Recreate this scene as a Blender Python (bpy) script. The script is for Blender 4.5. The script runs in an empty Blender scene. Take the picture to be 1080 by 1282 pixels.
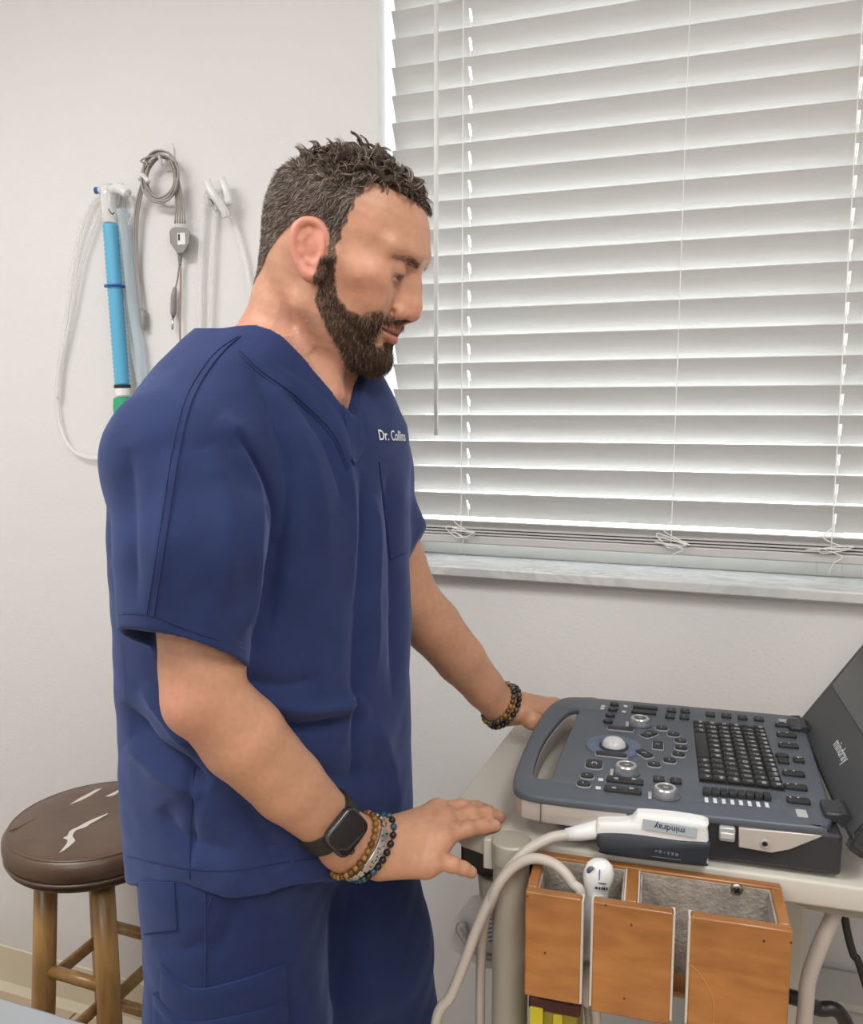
import bpy, bmesh, math, random
import numpy as np
from mathutils import Vector, Matrix
from mathutils.bvhtree import BVHTree

random.seed(7); RNG = np.random.default_rng(7)
SC = bpy.context.scene
COL = SC.collection

# ------------------------------------------------------------------ camera
FPX = 1040.0; CX, CY = 540.0, 641.0; CAMH = 1.40
PIT = math.atan(127 / 1040.0); CP, SP = math.cos(PIT), math.sin(PIT); YAW = math.radians(19.43)
cam = bpy.data.cameras.new('camera'); camo = bpy.data.objects.new('camera', cam); COL.objects.link(camo)
camo.location = (0, 0, CAMH); camo.rotation_euler = (math.pi / 2 - PIT, 0, YAW)
cam.sensor_fit = 'HORIZONTAL'; cam.sensor_width = 36.0; cam.lens = 36.0 * FPX / 1080.0
cam.clip_start = 0.02
SC.camera = camo
SC.view_settings.view_transform = 'Standard'; SC.view_settings.look = 'None'
SC.view_settings.gamma = 1.0; SC.view_settings.use_curve_mapping = False
SC.view_settings.exposure = 0.0

# ------------------------------------------------------------------ world: bright overcast daylight outside the window
WORLD = bpy.data.worlds.new('overcast_sky'); SC.world = WORLD; WORLD.use_nodes = True
bgn = WORLD.node_tree.nodes['Background']; bgn.inputs[0].default_value = (0.90, 0.97, 1.0, 1); bgn.inputs[1].default_value = 8.5

def area_light(name, loc, size, power, rot=(0, 0, 0), color=(1, 0.985, 0.965)):
    l = bpy.data.lights.new(name, 'AREA'); l.shape = 'RECTANGLE'; l.size, l.size_y = size; l.energy = power; l.color = color
    o = bpy.data.objects.new(name, l); COL.objects.link(o); o.location = loc; o.rotation_euler = rot
    return o
CEIL = 2.62
PANELS = [(-1.45, 0.05, 1.2, 0.6, 30.0), (0.55, -0.25, 0.6, 1.2, 22.0), (-0.6, -1.9, 1.2, 0.6, 23.0)]  # third panel is an added fill light behind the camera
for (x, y, sx, sy, pw) in PANELS:
    area_light('ceiling_lamp', (x, y, CEIL - 0.055), (sx - 0.06, sy - 0.06), pw)

# ------------------------------------------------------------------ pixel <-> world helpers (image taken as 1080 x 1282)
RV = np.array([math.cos(YAW), math.sin(YAW), 0]); FV = np.array([-math.sin(YAW), math.cos(YAW), 0]); ZV = np.array([0, 0, 1.0])
CAM = np.array([0, 0, CAMH])
def ray(px, py):
    x = (px - CX) / FPX; y = -(py - CY) / FPX
    return x, CP + y * SP, y * CP - SP
def rdir(px, py):
    x, f, v = ray(px, py); return x * RV + f * FV + v * ZV
def atv(px, py, v): x, f, w = ray(px, py); return CAM + v / f * rdir(px, py)
def atz(px, py, z): x, f, w = ray(px, py); return CAM + (z - CAMH) / w * rdir(px, py)
def atY(px, py, Y): D = rdir(px, py); return CAM + Y / D[1] * D
def uvz(u, v, z): return u * RV + v * FV + z * ZV
def proj(P):
    q = np.asarray(P, float) - CAM; u = q @ RV; v = q @ FV; z = q[..., 2]
    zc = v * CP - z * SP; yc = v * SP + z * CP
    return CX + FPX * u / zc, CY - FPX * yc / zc

# ------------------------------------------------------------------ materials
MATS = {}
def mat(name, col, rough=0.5, metal=0.0, var=0.0, vscale=8.0, bump=0.0, bscale=60.0, spec=0.5, coat=0.0, sss=0.0, alpha=1.0, trans=0.0, emis=None, aniso=None, sheen=0.0):
    if name in MATS: return MATS[name]
    m = bpy.data.materials.new(name); m.use_nodes = True; nt = m.node_tree; b = nt.nodes['Principled BSDF']
    b.inputs['Base Color'].default_value = (*col, 1); b.inputs['Roughness'].default_value = rough
    b.inputs['Metallic'].default_value = metal; b.inputs['Specular IOR Level'].default_value = spec
    b.inputs['Coat Weight'].default_value = coat; b.inputs['Alpha'].default_value = alpha
    b.inputs['Transmission Weight'].default_value = trans
    if sheen: b.inputs['Sheen Weight'].default_value = sheen
    if sss:
        b.inputs['Subsurface Weight'].default_value = sss; b.inputs['Subsurface Radius'].default_value = (1, .35, .2); b.inputs['Subsurface Scale'].default_value = 0.006
    if emis: b.inputs['Emission Color'].default_value = (*emis[0], 1); b.inputs['Emission Strength'].default_value = emis[1]
    tc = nt.nodes.new('ShaderNodeTexCoord'); src = tc.outputs['Object']
    if aniso:
        mp = nt.nodes.new('ShaderNodeMapping'); mp.inputs['Scale'].default_value = aniso; nt.links.new(src, mp.inputs[0]); src = mp.outputs[0]
    if var:
        n = nt.nodes.new('ShaderNodeTexNoise'); n.inputs['Scale'].default_value = vscale; n.inputs['Detail'].default_value = 5; nt.links.new(src, n.inputs['Vector'])
        r = nt.nodes.new('ShaderNodeMapRange'); r.inputs[1].default_value = .3; r.inputs[2].default_value = .7; r.inputs[3].default_value = 1 - var; r.inputs[4].default_value = 1 + var
        nt.links.new(n.outputs['Fac'], r.inputs[0])
        mx = nt.nodes.new('ShaderNodeVectorMath'); mx.operation = 'SCALE'; mx.inputs[0].default_value = col
        nt.links.new(r.outputs[0], mx.inputs['Scale']); nt.links.new(mx.outputs[0], b.inputs['Base Color'])
    if bump:
        n2 = nt.nodes.new('ShaderNodeTexNoise'); n2.inputs['Scale'].default_value = bscale; n2.inputs['Detail'].default_value = 4; nt.links.new(src, n2.inputs['Vector'])
        bp = nt.nodes.new('ShaderNodeBump'); bp.inputs['Strength'].default_value = bump; bp.inputs['Distance'].default_value = 0.002
        nt.links.new(n2.outputs['Fac'], bp.inputs['Height']); nt.links.new(bp.outputs[0], b.inputs['Normal'])
    MATS[name] = m; return m

def clear_plastic(name, col, fac):
    m = bpy.data.materials.new(name); m.use_nodes = True; nt = m.node_tree; b = nt.nodes['Principled BSDF']
    b.inputs['Base Color'].default_value = (*col, 1); b.inputs['Roughness'].default_value = .2; b.inputs['Specular IOR Level'].default_value = .8
    t = nt.nodes.new('ShaderNodeBsdfTransparent'); mx = nt.nodes.new('ShaderNodeMixShader')
    lw = nt.nodes.new('ShaderNodeLayerWeight'); lw.inputs[0].default_value = .35
    mr = nt.nodes.new('ShaderNodeMapRange'); mr.inputs[3].default_value = fac; mr.inputs[4].default_value = min(1, fac + .55)
    nt.links.new(lw.outputs['Facing'], mr.inputs[0]); nt.links.new(mr.outputs[0], mx.inputs[0])
    nt.links.new(t.outputs[0], mx.inputs[1]); nt.links.new(b.outputs[0], mx.inputs[2]); nt.links.new(mx.outputs[0], nt.nodes['Material Output'].inputs[0])
    return m

def wood(name, c1, c2, scale=(3, 40, 40), rough=.4, coat=0.2):
    m = bpy.data.materials.new(name); m.use_nodes = True; nt = m.node_tree; b = nt.nodes['Principled BSDF']
    tc = nt.nodes.new('ShaderNodeTexCoord'); mp = nt.nodes.new('ShaderNodeMapping'); mp.inputs['Scale'].default_value = scale
    n = nt.nodes.new('ShaderNodeTexNoise'); n.inputs['Scale'].default_value = 2.2; n.inputs['Detail'].default_value = 6; n.inputs['Distortion'].default_value = .6
    n3 = nt.nodes.new('ShaderNodeTexNoise'); n3.inputs['Scale'].default_value = 9; n3.inputs['Detail'].default_value = 3
    r = nt.nodes.new('ShaderNodeValToRGB'); r.color_ramp.elements[0].color = (*c1, 1); r.color_ramp.elements[1].color = (*c2, 1)
    r.color_ramp.elements[0].position = .3; r.color_ramp.elements[1].position = .72
    nt.links.new(tc.outputs['Object'], mp.inputs[0]); nt.links.new(mp.outputs[0], n.inputs['Vector']); nt.links.new(n.outputs['Fac'], r.inputs[0])
    nt.links.new(tc.outputs['Object'], n3.inputs['Vector'])
    mx = nt.nodes.new('ShaderNodeMix'); mx.data_type = 'RGBA'; mx.blend_type = 'OVERLAY'; mx.inputs['Factor'].default_value = .35
    nt.links.new(r.outputs[0], mx.inputs['A']); nt.links.new(n3.outputs['Color'], mx.inputs['B'])
    hs = nt.nodes.new('ShaderNodeHueSaturation'); hs.inputs['Saturation'].default_value = 1.0; nt.links.new(r.outputs[0], hs.inputs['Color'])
    mr = nt.nodes.new('ShaderNodeMapRange'); mr.inputs[1].default_value = .3; mr.inputs[2].default_value = .7; mr.inputs[3].default_value = .78; mr.inputs[4].default_value = 1.15
    nt.links.new(n3.outputs['Fac'], mr.inputs[0]); nt.links.new(mr.outputs[0], hs.inputs['Value'])
    nt.links.new(hs.outputs[0], b.inputs['Base Color'])
    b.inputs['Roughness'].default_value = rough; b.inputs['Coat Weight'].default_value = coat; b.inputs['Coat Roughness'].default_value = .25
    return m

# ------------------------------------------------------------------ mesh helpers
def link(o, parent=None):
    COL.objects.link(o)
    if parent is not None:
        o.parent = parent
        inv = Matrix.Translation(-Vector(parent['_base'])) if '_base' in parent else Matrix.Identity(4)
        o.matrix_parent_inverse = inv
    return o
def tag(o, label, cat, group=None, kind=None):
    if label: o['label'] = label
    if cat: o['category'] = cat
    if group: o['group'] = group
    if kind: o['kind'] = kind
    return o
def thing(name, loc, label, cat, group=None):
    o = bpy.data.objects.new(name, None); o.empty_display_size = .05; COL.objects.link(o)
    o.location = loc; o['_base'] = [float(c) for c in loc]
    return tag(o, label, cat, group)
def obj(name, verts, faces, m, parent=None, smooth=False, bevel=0.0, auto=None, label=None):
    me = bpy.data.meshes.new(name); me.from_pydata([tuple(map(float, v)) for v in verts], [], [tuple(map(int, f)) for f in faces])
    return obj_me(name, me, m, parent, smooth, bevel, auto, label)
def obj_me(name, me, m, parent=None, smooth=False, bevel=0.0, auto=None, label=None):
    bm = bmesh.new(); bm.from_mesh(me); bmesh.ops.recalc_face_normals(bm, faces=bm.faces); bm.to_mesh(me); bm.free()
    for mm in (m if isinstance(m, (list, tuple)) else [m]): me.materials.append(mm)
    if smooth or auto: me.polygons.foreach_set('use_smooth', [True] * len(me.polygons))
    if auto: me.set_sharp_from_angle(angle=math.radians(auto))
    o = bpy.data.objects.new(name, me); link(o, parent)
    if bevel:
        b = o.modifiers.new('bevel', 'BEVEL'); b.width = bevel; b.segments = 2; b.limit_method = 'ANGLE'; b.angle_limit = .6
        me.polygons.foreach_set('use_smooth', [True] * len(me.polygons)); me.set_sharp_from_angle(angle=math.radians(50))
    if label: o['label'] = label
    return o

class MB:
    """collects shapes for one part"""
    def __init__(s, M=None): s.v = []; s.f = []; s.M = M
    def add(s, v, f):
        n = len(s.v); s.v += [tuple(map(float, q)) for q in v]; s.f += [tuple(int(i) + n for i in q) for q in f]; return s
    def box(s, c, d, rz=0.0, tilt=None):
        x, y, z = (q / 2 for q in d); V = [Vector((a * x, b * y, e * z)) for a in (-1, 1) for b in (-1, 1) for e in (-1, 1)]
        Rm = Matrix.Rotation(rz, 3, 'Z') if rz else Matrix.Identity(3)
        if tilt is not None: Rm = tilt
        V = [Rm @ q + Vector(c) for q in V]
        return s.add(V, [(0, 1, 3, 2), (4, 6, 7, 5), (0, 4, 5, 1), (2, 3, 7, 6), (0, 2, 6, 4), (1, 5, 7, 3)])
    def tube(s, pts, r, seg=10, cap=True):
        P = np.asarray(pts, float); n = len(P); rr = np.full(n, r) if np.isscalar(r) else np.asarray(r, float)
        T = np.gradient(P, axis=0); T /= np.linalg.norm(T, axis=1)[:, None] + 1e-12
        a = np.array([0, 0, 1.0]) if abs(T[0][2]) < .9 else np.array([1.0, 0, 0])
        N = np.cross(T[0], a); N /= np.linalg.norm(N); V = []
        ang = np.arange(seg) * 2 * math.pi / seg
        for i in range(n):
            N = N - T[i] * (N @ T[i]); N /= np.linalg.norm(N) + 1e-12; B = np.cross(T[i], N)
            for q in ang: V.append(P[i] + rr[i] * (math.cos(q) * N + math.sin(q) * B))
        Fc = [(i * seg + j, i * seg + (j + 1) % seg, (i + 1) * seg + (j + 1) % seg, (i + 1) * seg + j) for i in range(n - 1) for j in range(seg)]
        if cap: Fc += [tuple(range(seg))[::-1], tuple(range((n - 1) * seg, n * seg))]
        return s.add(V, Fc)
    def cyl(s, a, b, r0, r1=None, seg=20): return s.tube([a, b], [r0, r0 if r1 is None else r1], seg)
    def lathe(s, prof, c=(0, 0, 0), axis=None, seg=32):
        """prof: list of (r, h) along axis"""
        A = Vector((0, 0, 1) if axis is None else axis).normalized(); Rm = A.to_track_quat('Z', 'Y').to_matrix(); V = []
        for (r, h) in prof:
            for j in range(seg):
                q = 2 * math.pi * j / seg; V.append(Rm @ Vector((r * math.cos(q), r * math.sin(q), h)) + Vector(c))
        n = len(prof); Fc = [(i * seg + j, i * seg + (j + 1) % seg, (i + 1) * seg + (j + 1) % seg, (i + 1) * seg + j) for i in range(n - 1) for j in range(seg)]
        Fc += [tuple(range(seg))[::-1], tuple(range((n - 1) * seg, n * seg))]
        return s.add(V, Fc)
    def loft(s, rings, cap=True):
        n = len(rings); k = len(rings[0]); V = [q for r in rings for q in r]
        Fc = [(i * k + j, i * k + (j + 1) % k, (i + 1) * k + (j + 1) % k, (i + 1) * k + j) for i in range(n - 1) for j in range(k)]
        if cap: Fc += [tuple(range(k))[::-1], tuple(range((n - 1) * k, n * k))]
        return s.add(V, Fc)
    def prism(s, poly, fn):
        """poly: list of 2D points; fn(a, b, k) -> 3D for k in (0, 1)"""
        return s.loft([[fn(a, b, 0) for a, b in poly], [fn(a, b, 1) for a, b in poly]])
    def build(s, name, m, parent=None, smooth=False, bevel=0.0, auto=None, label=None):
        v = s.v if s.M is None else [s.M @ Vector(q) for q in s.v]
        return obj(name, v, s.f, m, parent, smooth, bevel, auto, label)

def spline(pts, n=8, closed=False):
    P = np.asarray(pts, float)
    if len(P) < 3: return P
    Q = np.vstack([2 * P[0] - P[1], P, 2 * P[-1] - P[-2]]) if not closed else np.vstack([P[-1], P, P[0], P[1]])
    out = []
    for i in range(1, len(Q) - 2):
        p0, p1, p2, p3 = Q[i - 1], Q[i], Q[i + 1], Q[i + 2]
        for k in range(n):
            t = k / n; out.append(.5 * (2 * p1 + (p2 - p0) * t + (2 * p0 - 5 * p1 + 4 * p2 - p3) * t * t + (3 * p1 - p0 - 3 * p2 + p3) * t ** 3))
    if not closed: out.append(P[-1])
    return np.array(out)

_TX = {}
def text_geo(s, size=1.0):
    """flat outline mesh of a string in the built-in typeface: verts (centred, x right, y up) and faces"""
    if s not in _TX:
        c = bpy.data.curves.new('lettering', 'FONT'); c.body = s; c.align_x = 'CENTER'; c.align_y = 'CENTER'; c.resolution_u = 3; c.offset = .014
        o = bpy.data.objects.new('lettering', c); COL.objects.link(o); dg = bpy.context.evaluated_depsgraph_get()
        me = bpy.data.meshes.new_from_object(o.evaluated_get(dg))
        V = [tuple(v.co[:2]) for v in me.vertices]; Fc = [tuple(p.vertices) for p in me.polygons]
        bpy.data.objects.remove(o); bpy.data.meshes.remove(me); bpy.data.curves.remove(c); _TX[s] = (V, Fc)
    V, Fc = _TX[s]
    return [(x * size, y * size) for x, y in V], Fc

def plate2d(name, outlines, fn_M, thick, bev, m, parent=None, label=None):
    """plate with holes: outlines in local xy, thickness along local z from 0 to thick, rounded rim"""
    c = bpy.data.curves.new(name, 'CURVE'); c.dimensions = '2D'; c.fill_mode = 'BOTH'; c.extrude = max(thick / 2 - bev, 0); c.bevel_depth = bev; c.bevel_resolution = 2; c.offset = -bev
    for ol in outlines:
        sp = c.splines.new('POLY'); sp.points.add(len(ol) - 1); sp.use_cyclic_u = True
        for q, (x, y) in zip(sp.points, ol): q.co = (x, y, 0, 1)
    o = bpy.data.objects.new(name, c); COL.objects.link(o); dg = bpy.context.evaluated_depsgraph_get()
    me = bpy.data.meshes.new_from_object(o.evaluated_get(dg)); bpy.data.objects.remove(o); bpy.data.curves.remove(c)
    me.materials.clear(); me.transform(fn_M @ Matrix.Translation((0, 0, thick / 2))); me.name = name
    bm = bmesh.new(); bm.from_mesh(me); bmesh.ops.remove_doubles(bm, verts=bm.verts, dist=1e-6); bm.to_mesh(me); bm.free()
    return obj_me(name, me, m, parent, auto=35, label=label)
def dup(o, parent=None, loc=None, rot=None):
    c = o.copy(); COL.objects.link(c)
    if parent is not None:
        c.parent = parent; c.matrix_parent_inverse = Matrix.Translation(-Vector(parent['_base'])) if '_base' in parent else Matrix.Identity(4)
    if loc is not None: c.location = loc
    if rot is not None: c.rotation_euler = rot
    return c
def at_local(name, mb, m, parent, loc, rot=(0, 0, 0), **kw):
    """object with its own origin, meant to be duplicated"""
    o = mb.build(name, m, parent, **kw); o.location = loc; o.rotation_euler = rot; return o
# ================================================================== ROOM
WY = 1.426                                   # window wall plane
X0, X1, Y0 = -2.6, 1.7, -2.9
WX0, WX1, WZ0, WZ1 = -0.604, 0.95, 1.122, 2.33    # window opening
M_wall = mat('painted_wall', (0.70, 0.69, 0.685), .75, var=.015, vscale=3, bump=.25, bscale=220)
M_white = mat('white_trim', (.80, .79, .76), .45)
M_cream = mat('cream_vinyl_base', (.66, .60, .46), .5, var=.03)
def struct(o): o['kind'] = 'structure'; return o
T = .16
wb = MB()
wb.box(((X0 + WX0) / 2, WY + T / 2, CEIL / 2), (WX0 - X0, T, CEIL)); wb.box(((X1 + WX1) / 2, WY + T / 2, CEIL / 2), (X1 - WX1, T, CEIL))
wb.box(((WX0 + WX1) / 2, WY + T / 2, (WZ0 - .019) / 2), (WX1 - WX0, T, WZ0 - .019)); wb.box(((WX0 + WX1) / 2, WY + T / 2, (CEIL + WZ1) / 2), (WX1 - WX0, T, CEIL - WZ1))
struct(wb.build('wall_back', M_wall))
struct(MB().box((X0 - .05, (Y0 + WY) / 2, CEIL / 2), (.1, WY - Y0, CEIL)).build('wall_left', M_wall))
struct(MB().box((X1 + .05, (Y0 + WY) / 2, CEIL / 2), (.1, WY - Y0, CEIL)).build('wall_right', M_wall))
struct(MB().box(((X0 + X1) / 2, Y0 - .05, CEIL / 2), (X1 - X0 + .2, .1, CEIL)).build('wall_front', M_wall))
struct(MB().box(((X0 + X1) / 2, (Y0 + WY) / 2, CEIL + .03), (X1 - X0 + .2, WY - Y0 + .2, .06)).build('ceiling', mat('ceiling_tile', (.78, .77, .74), .9, bump=.3, bscale=90)))
# floor: tiles with recessed joints
fl = struct(MB().box(((X0 + X1) / 2, (Y0 + WY) / 2, -.03), (X1 - X0, WY - Y0, .05)).build('floor', mat('floor_grout', (.28, .22, .17), .8)))
M_tile = mat('tan_floor_tile', (.50, .385, .275), .45, var=.12, vscale=7)
ts = .305; tile0 = None
for i in range(int((X1 - X0) / ts)):
    for j in range(int((WY - Y0) / ts)):
        x = X0 + (i + .5) * ts; y = WY - (j + .5) * ts
        if not (-2.1 < x < 1.2 and y > -.4): continue
        if tile0 is None:
            tile0 = at_local('floor_tile', MB().box((0, 0, 0), (ts - .005, ts - .005, .006)), M_tile, fl, (x, y, -.003), bevel=.0008)
        else: dup(tile0, fl, (x, y, -.003))
MB().box(((X0 + X1) / 2, (Y0 - .4) / 2, -.003), (X1 - X0, -.4 - Y0 - .1, .006)).build('tile_field', M_tile, fl)['kind'] = 'stuff'
# baseboard with coved foot
bb = MB(); prof = [(0, 0), (-.016, 0), (-.012, .006), (-.005, .018), (-.004, .108), (0, .109)]
bb.loft([[(x, WY + a, b) for a, b in prof] for x in (X0, X1)])
struct(bb.build('baseboard_back', M_cream))
# ceiling light panels
for k, (x, y, sx, sy, pw) in enumerate(PANELS):
    t = thing('ceiling_light', (x, y, CEIL), ['flat ceiling light panel above the stool side of the room', 'flat ceiling light panel above the camera side of the cart', 'added fill light panel on the ceiling behind the camera'][k], 'light', 'ceiling light panels')
    b = MB()
    for s_ in (-1, 1):
        b.box((x + s_ * (sx / 2 - .015), y, CEIL - .025), (.03, sy, .05)); b.box((x, y + s_ * (sy / 2 - .015), CEIL - .025), (sx - .06, .03, .05))
    b.build('light_frame', M_white, t)
    MB().box((x, y, CEIL - .03), (sx - .06, sy - .06, .004)).build('diffuser', mat('lamp_diffuser', (.9, .9, .88), .5, emis=((1, .97, .92), 2.0)), t)

# ------------------------------------------------------------------ window: frame, panes, marble sill
wn = thing('window_1', (WX0, WY, WZ0), None, None); wn['kind'] = 'structure'
YF = WY + .115
fr = MB(); xc, zc = (WX0 + WX1) / 2, (WZ0 + WZ1) / 2
for x in (WX0 + .02, xc, WX1 - .02): fr.box((x, YF, zc), (.04, .04, WZ1 - WZ0))
for z in (WZ0 + .02, WZ1 - .02): fr.box((xc, YF, z), (WX1 - WX0, .038, .04))
fr.build('window_frame', M_white, wn, bevel=.002)
M_glass = clear_plastic('window_glass', (.9, .95, .95), .04)
for s_ in (-1, 1): MB().box((xc + s_ * (WX1 - WX0) / 4, YF, zc), ((WX1 - WX0) / 2 - .05, .004, WZ1 - WZ0 - .07)).build('window_pane', M_glass, wn)
def marble():
    m = bpy.data.materials.new('veined_marble'); m.use_nodes = True; nt = m.node_tree; b = nt.nodes['Principled BSDF']
    tc = nt.nodes.new('ShaderNodeTexCoord'); n = nt.nodes.new('ShaderNodeTexNoise'); n.inputs['Scale'].default_value = 9; n.inputs['Detail'].default_value = 9; n.inputs['Distortion'].default_value = 1.6
    mp = nt.nodes.new('ShaderNodeMapping'); mp.inputs['Rotation'].default_value = (0, .5, .7); mp.inputs['Scale'].default_value = (1, 2.5, 1)
    r = nt.nodes.new('ShaderNodeValToRGB'); e = r.color_ramp.elements; e[0].position = .40; e[0].color = (.60, .60, .59, 1); e[1].position = .52; e[1].color = (.49, .50, .505, 1)
    q = r.color_ramp.elements.new(.6); q.color = (.62, .62, .61, 1)
    nt.links.new(tc.outputs['Object'], mp.inputs[0]); nt.links.new(mp.outputs[0], n.inputs['Vector']); nt.links.new(n.outputs['Fac'], r.inputs[0]); nt.links.new(r.outputs[0], b.inputs['Base Color']); b.inputs['Roughness'].default_value = .25
    return m
sl = MB().box(((WX0 + WX1) / 2, WY + .045, WZ0 - .0095), (WX1 - WX0 + .06, .14, .019)).build('window_sill', marble(), wn, bevel=.003)

# ------------------------------------------------------------------ venetian blind
YB = WY + .047; PITCH = .04744; BX0, BX1 = -0.590, .93
bl = thing('venetian_blind', ((BX0 + BX1) / 2, YB, 1.16), 'white wide-slat venetian blind hanging in the window above the marble sill', 'blind')
M_slat = mat('white_slat', (.54, .535, .52), .42)
TILT = math.radians(64); SWD = .0508; cords = (-.4525, -.080, .166, .60)
def slat_mesh():
    """slat along x, width along local y, slots where the lift cords run"""
    b = MB(); th = .0028; holes = [(-.4465, .0022), (.1715, .0022), (.605, .0022)]; hh = .010
    xs = [BX0]
    for c, w in holes: xs += [c - w, c + w]
    xs.append(BX1)
    def crown(y): return -.0016 * (y / (SWD / 2)) ** 2
    for k in range(len(xs) - 1):
        ys = [-SWD / 2, -hh, hh, SWD / 2]
        for q in range(3):
            if k % 2 == 1 and q == 1: continue
            a, c = xs[k], xs[k + 1]; y0, y1 = ys[q], ys[q + 1]
            b.add([(a, y0, crown(y0)), (c, y0, crown(y0)), (c, y1, crown(y1)), (a, y1, crown(y1)), (a, y0, crown(y0) - th), (c, y0, crown(y0) - th), (c, y1, crown(y1) - th), (a, y1, crown(y1) - th)],
                  [(0, 1, 2, 3), (7, 6, 5, 4), (0, 4, 5, 1), (2, 6, 7, 3)] + ([(0, 3, 7, 4)] if k % 2 == 0 and q == 1 or True else []) + [(1, 5, 6, 2)])
    return b
ZS0 = 1.2074 - .004                       # room-side (upper) edge of the lowest hanging slat
s0 = None; nsl = 0
z = ZS0 - SWD / 2 * math.sin(TILT)
while z < WZ1 - .05:
    # local -y edge faces the room; rotate so the room edge is up
    rx = -TILT
    if nsl == 0: rx = -math.radians(50); 
    if s0 is None: s0 = at_local('slat', slat_mesh(), M_slat, bl, (0, YB, z), (rx, 0, 0))
    else:
        dup(s0, bl, (0, YB + random.uniform(-.0006, .0006), z + random.uniform(-.0007, .0007)), (rx + random.uniform(-.03, .03), random.uniform(-.0006, .0006), 0))
    nsl += 1; z += PITCH
for k in range(3): MB().box(((BX0 + BX1) / 2, YB - .002 + .001 * k, 1.1755 + .0052 * k), (BX1 - BX0, .0508, .003)).build('stacked_slat', M_slat, bl)
MB().box(((BX0 + BX1) / 2, YB, 1.1645), (BX1 - BX0, .052, .0165)).build('bottom_rail', M_slat, bl, bevel=.003)
MB().box(((BX0 + BX1) / 2, YB, WZ1 - .025), (BX1 - BX0 + .01, .056, .05)).build('head_rail', M_slat, bl, bevel=.002)
M_cord = mat('white_cord', (.82, .81, .78), .7)
for x in cords:
    MB().tube([(x, YB - .0265, z_) for z_ in np.linspace(1.172, WZ1 - .03, 30)], .0009, 6).build('ladder_cord', M_cord, bl)
    MB().tube([(x + .004, YB + .0265, z_) for z_ in np.linspace(1.172, WZ1 - .03, 12)], .0009, 6).build('ladder_cord', M_cord, bl)
    if x in (cords[0], cords[2]):
        MB().tube([(x + .0055, YB, z_) for z_ in np.linspace(1.172, WZ1 - .03, 12)], .0011, 6).build('lift_cord', M_cord, bl)
    # loose knot of cord on the bottom rail
    rg = np.random.default_rng(int(abs(x) * 1000)); pts = [(x, YB - .027, 1.215), (x - .012, YB - .031, 1.198)]
    for k in range(9):
        a = k * 2.2; pts.append((x + .024 * math.cos(a) + rg.normal(0, .007), YB - .031 - .006 * rg.random(), 1.178 + .007 * math.sin(a) + rg.normal(0, .004)))
    pts += [(x + .004, YB - .031, 1.158), (x - .002, YB - .029, 1.14)]
    MB().tube(spline(pts, 8), .0009, 6).build('cord_knot', M_cord, bl)
xw = atY(548, 300, YB - .035)[0]
wd = MB().tube([(xw, YB - .045, atY(548, 545, YB - .045)[2]), (xw, YB - .045, 2.29)], .0042, 8); wd.cyl((xw, YB - .045, 2.29), (xw, YB - .02, 2.30), .002, seg=6)
wd.build('tilt_wand', mat('wand_white', (.74, .735, .72), .35), bl, smooth=True)
# ================================================================== THINGS ON THE WALL
M_clear = clear_plastic('clear_tubing', (.86, .87, .85), .24)
M_milky = clear_plastic('milky_plastic', (.84, .85, .83), .62)
M_blue = mat('blue_corrugated', (.10, .42, .66), .35, spec=.6)
M_navyp = mat('blue_plastic', (.02, .10, .40), .4)
M_greyc = mat('grey_cable', (.33, .31, .285), .5)
M_greyd = mat('grey_plug', (.27, .26, .25), .45)
M_black = mat('black_plastic', (.012, .012, .013), .4)
def wp(px, py, off=.012): return atY(px, py, WY - off)
def hook(px, py, label, s=1.0):
    c = wp(px, py, 0); t = thing('wall_hook', c, label, 'hook', 'clear adhesive wall hooks')
    b = MB(); b.loft([[(c[0] + a * .011 * s, c[1] - y_, c[2] + e * .026 * s) for a, e in ((-1, -.7), (-.6, -1), (.6, -1), (1, -.7), (1, .6), (.5, 1), (-.5, 1), (-1, .6))] for y_ in (.0005, .004)])
    b.build('back_plate', M_milky, t, smooth=False)
    MB().tube(spline([(c[0], c[1] - .004, c[2] + .008 * s), (c[0], c[1] - .012, c[2] - .016 * s), (c[0], c[1] - .026, c[2] - .020 * s), (c[0], c[1] - .034, c[2] - .004 * s)], 5), .0035, 8).build('prong', M_milky, t, smooth=True)
hook(152, 246, 'clear wall hook holding the blue corrugated breathing hose')
hook(213, 197, 'clear wall hook holding the coiled grey cable')
hook(272, 246, 'clear wall hook holding the loops of clear tubing')
# breathing hose
t = thing('breathing_hose', wp(150, 500), 'bright blue corrugated breathing hose with clear elbow hanging on the white wall', 'hose')
A, B_ = np.array(wp(138, 281, .03)), np.array(wp(153, 482, .03)); L = np.linalg.norm(B_ - A); dr = (B_ - A) / L
hp = []; n = 72
for k in range(n):
    h_ = L * k / (n - 1); hp.append((.0142 + (.0011 if k % 2 else -.0006), h_))
MB().lathe(hp, A, dr, 20).build('corrugated_tube', M_blue, t, smooth=True)
c = A + dr * L * .38; MB().lathe([(.0145, -.002), (.0205, -.0015), (.0205, .0015), (.0145, .002)], c, dr, 24).build('ring_clip', M_navyp, t)
MB().lathe([(.012, 0), (.0165, .0005), (.0165, .006), (.012, .0065)], B_, dr, 24).build('black_ring', M_black, t)
MB().lathe([(.013, .006), (.0155, .007), (.0155, .022), (.013, .0225)], B_, dr, 24).build('white_cuff', mat('white_plastic', (.8, .8, .78), .35), t)
g = B_ + dr * .024; MB().lathe([(.012, 0), (.019, .002), (.021, .02), (.020, .05), (.012, .054)], g, dr, 24).build('green_cap', mat('green_plastic', (.03, .36, .18), .4), t, auto=40)
e = A - dr * .002
b = MB(); b.lathe([(.0135, 0), (.0142, .002), (.0142, .055), (.011, .075)], e, -dr, 20)
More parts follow.
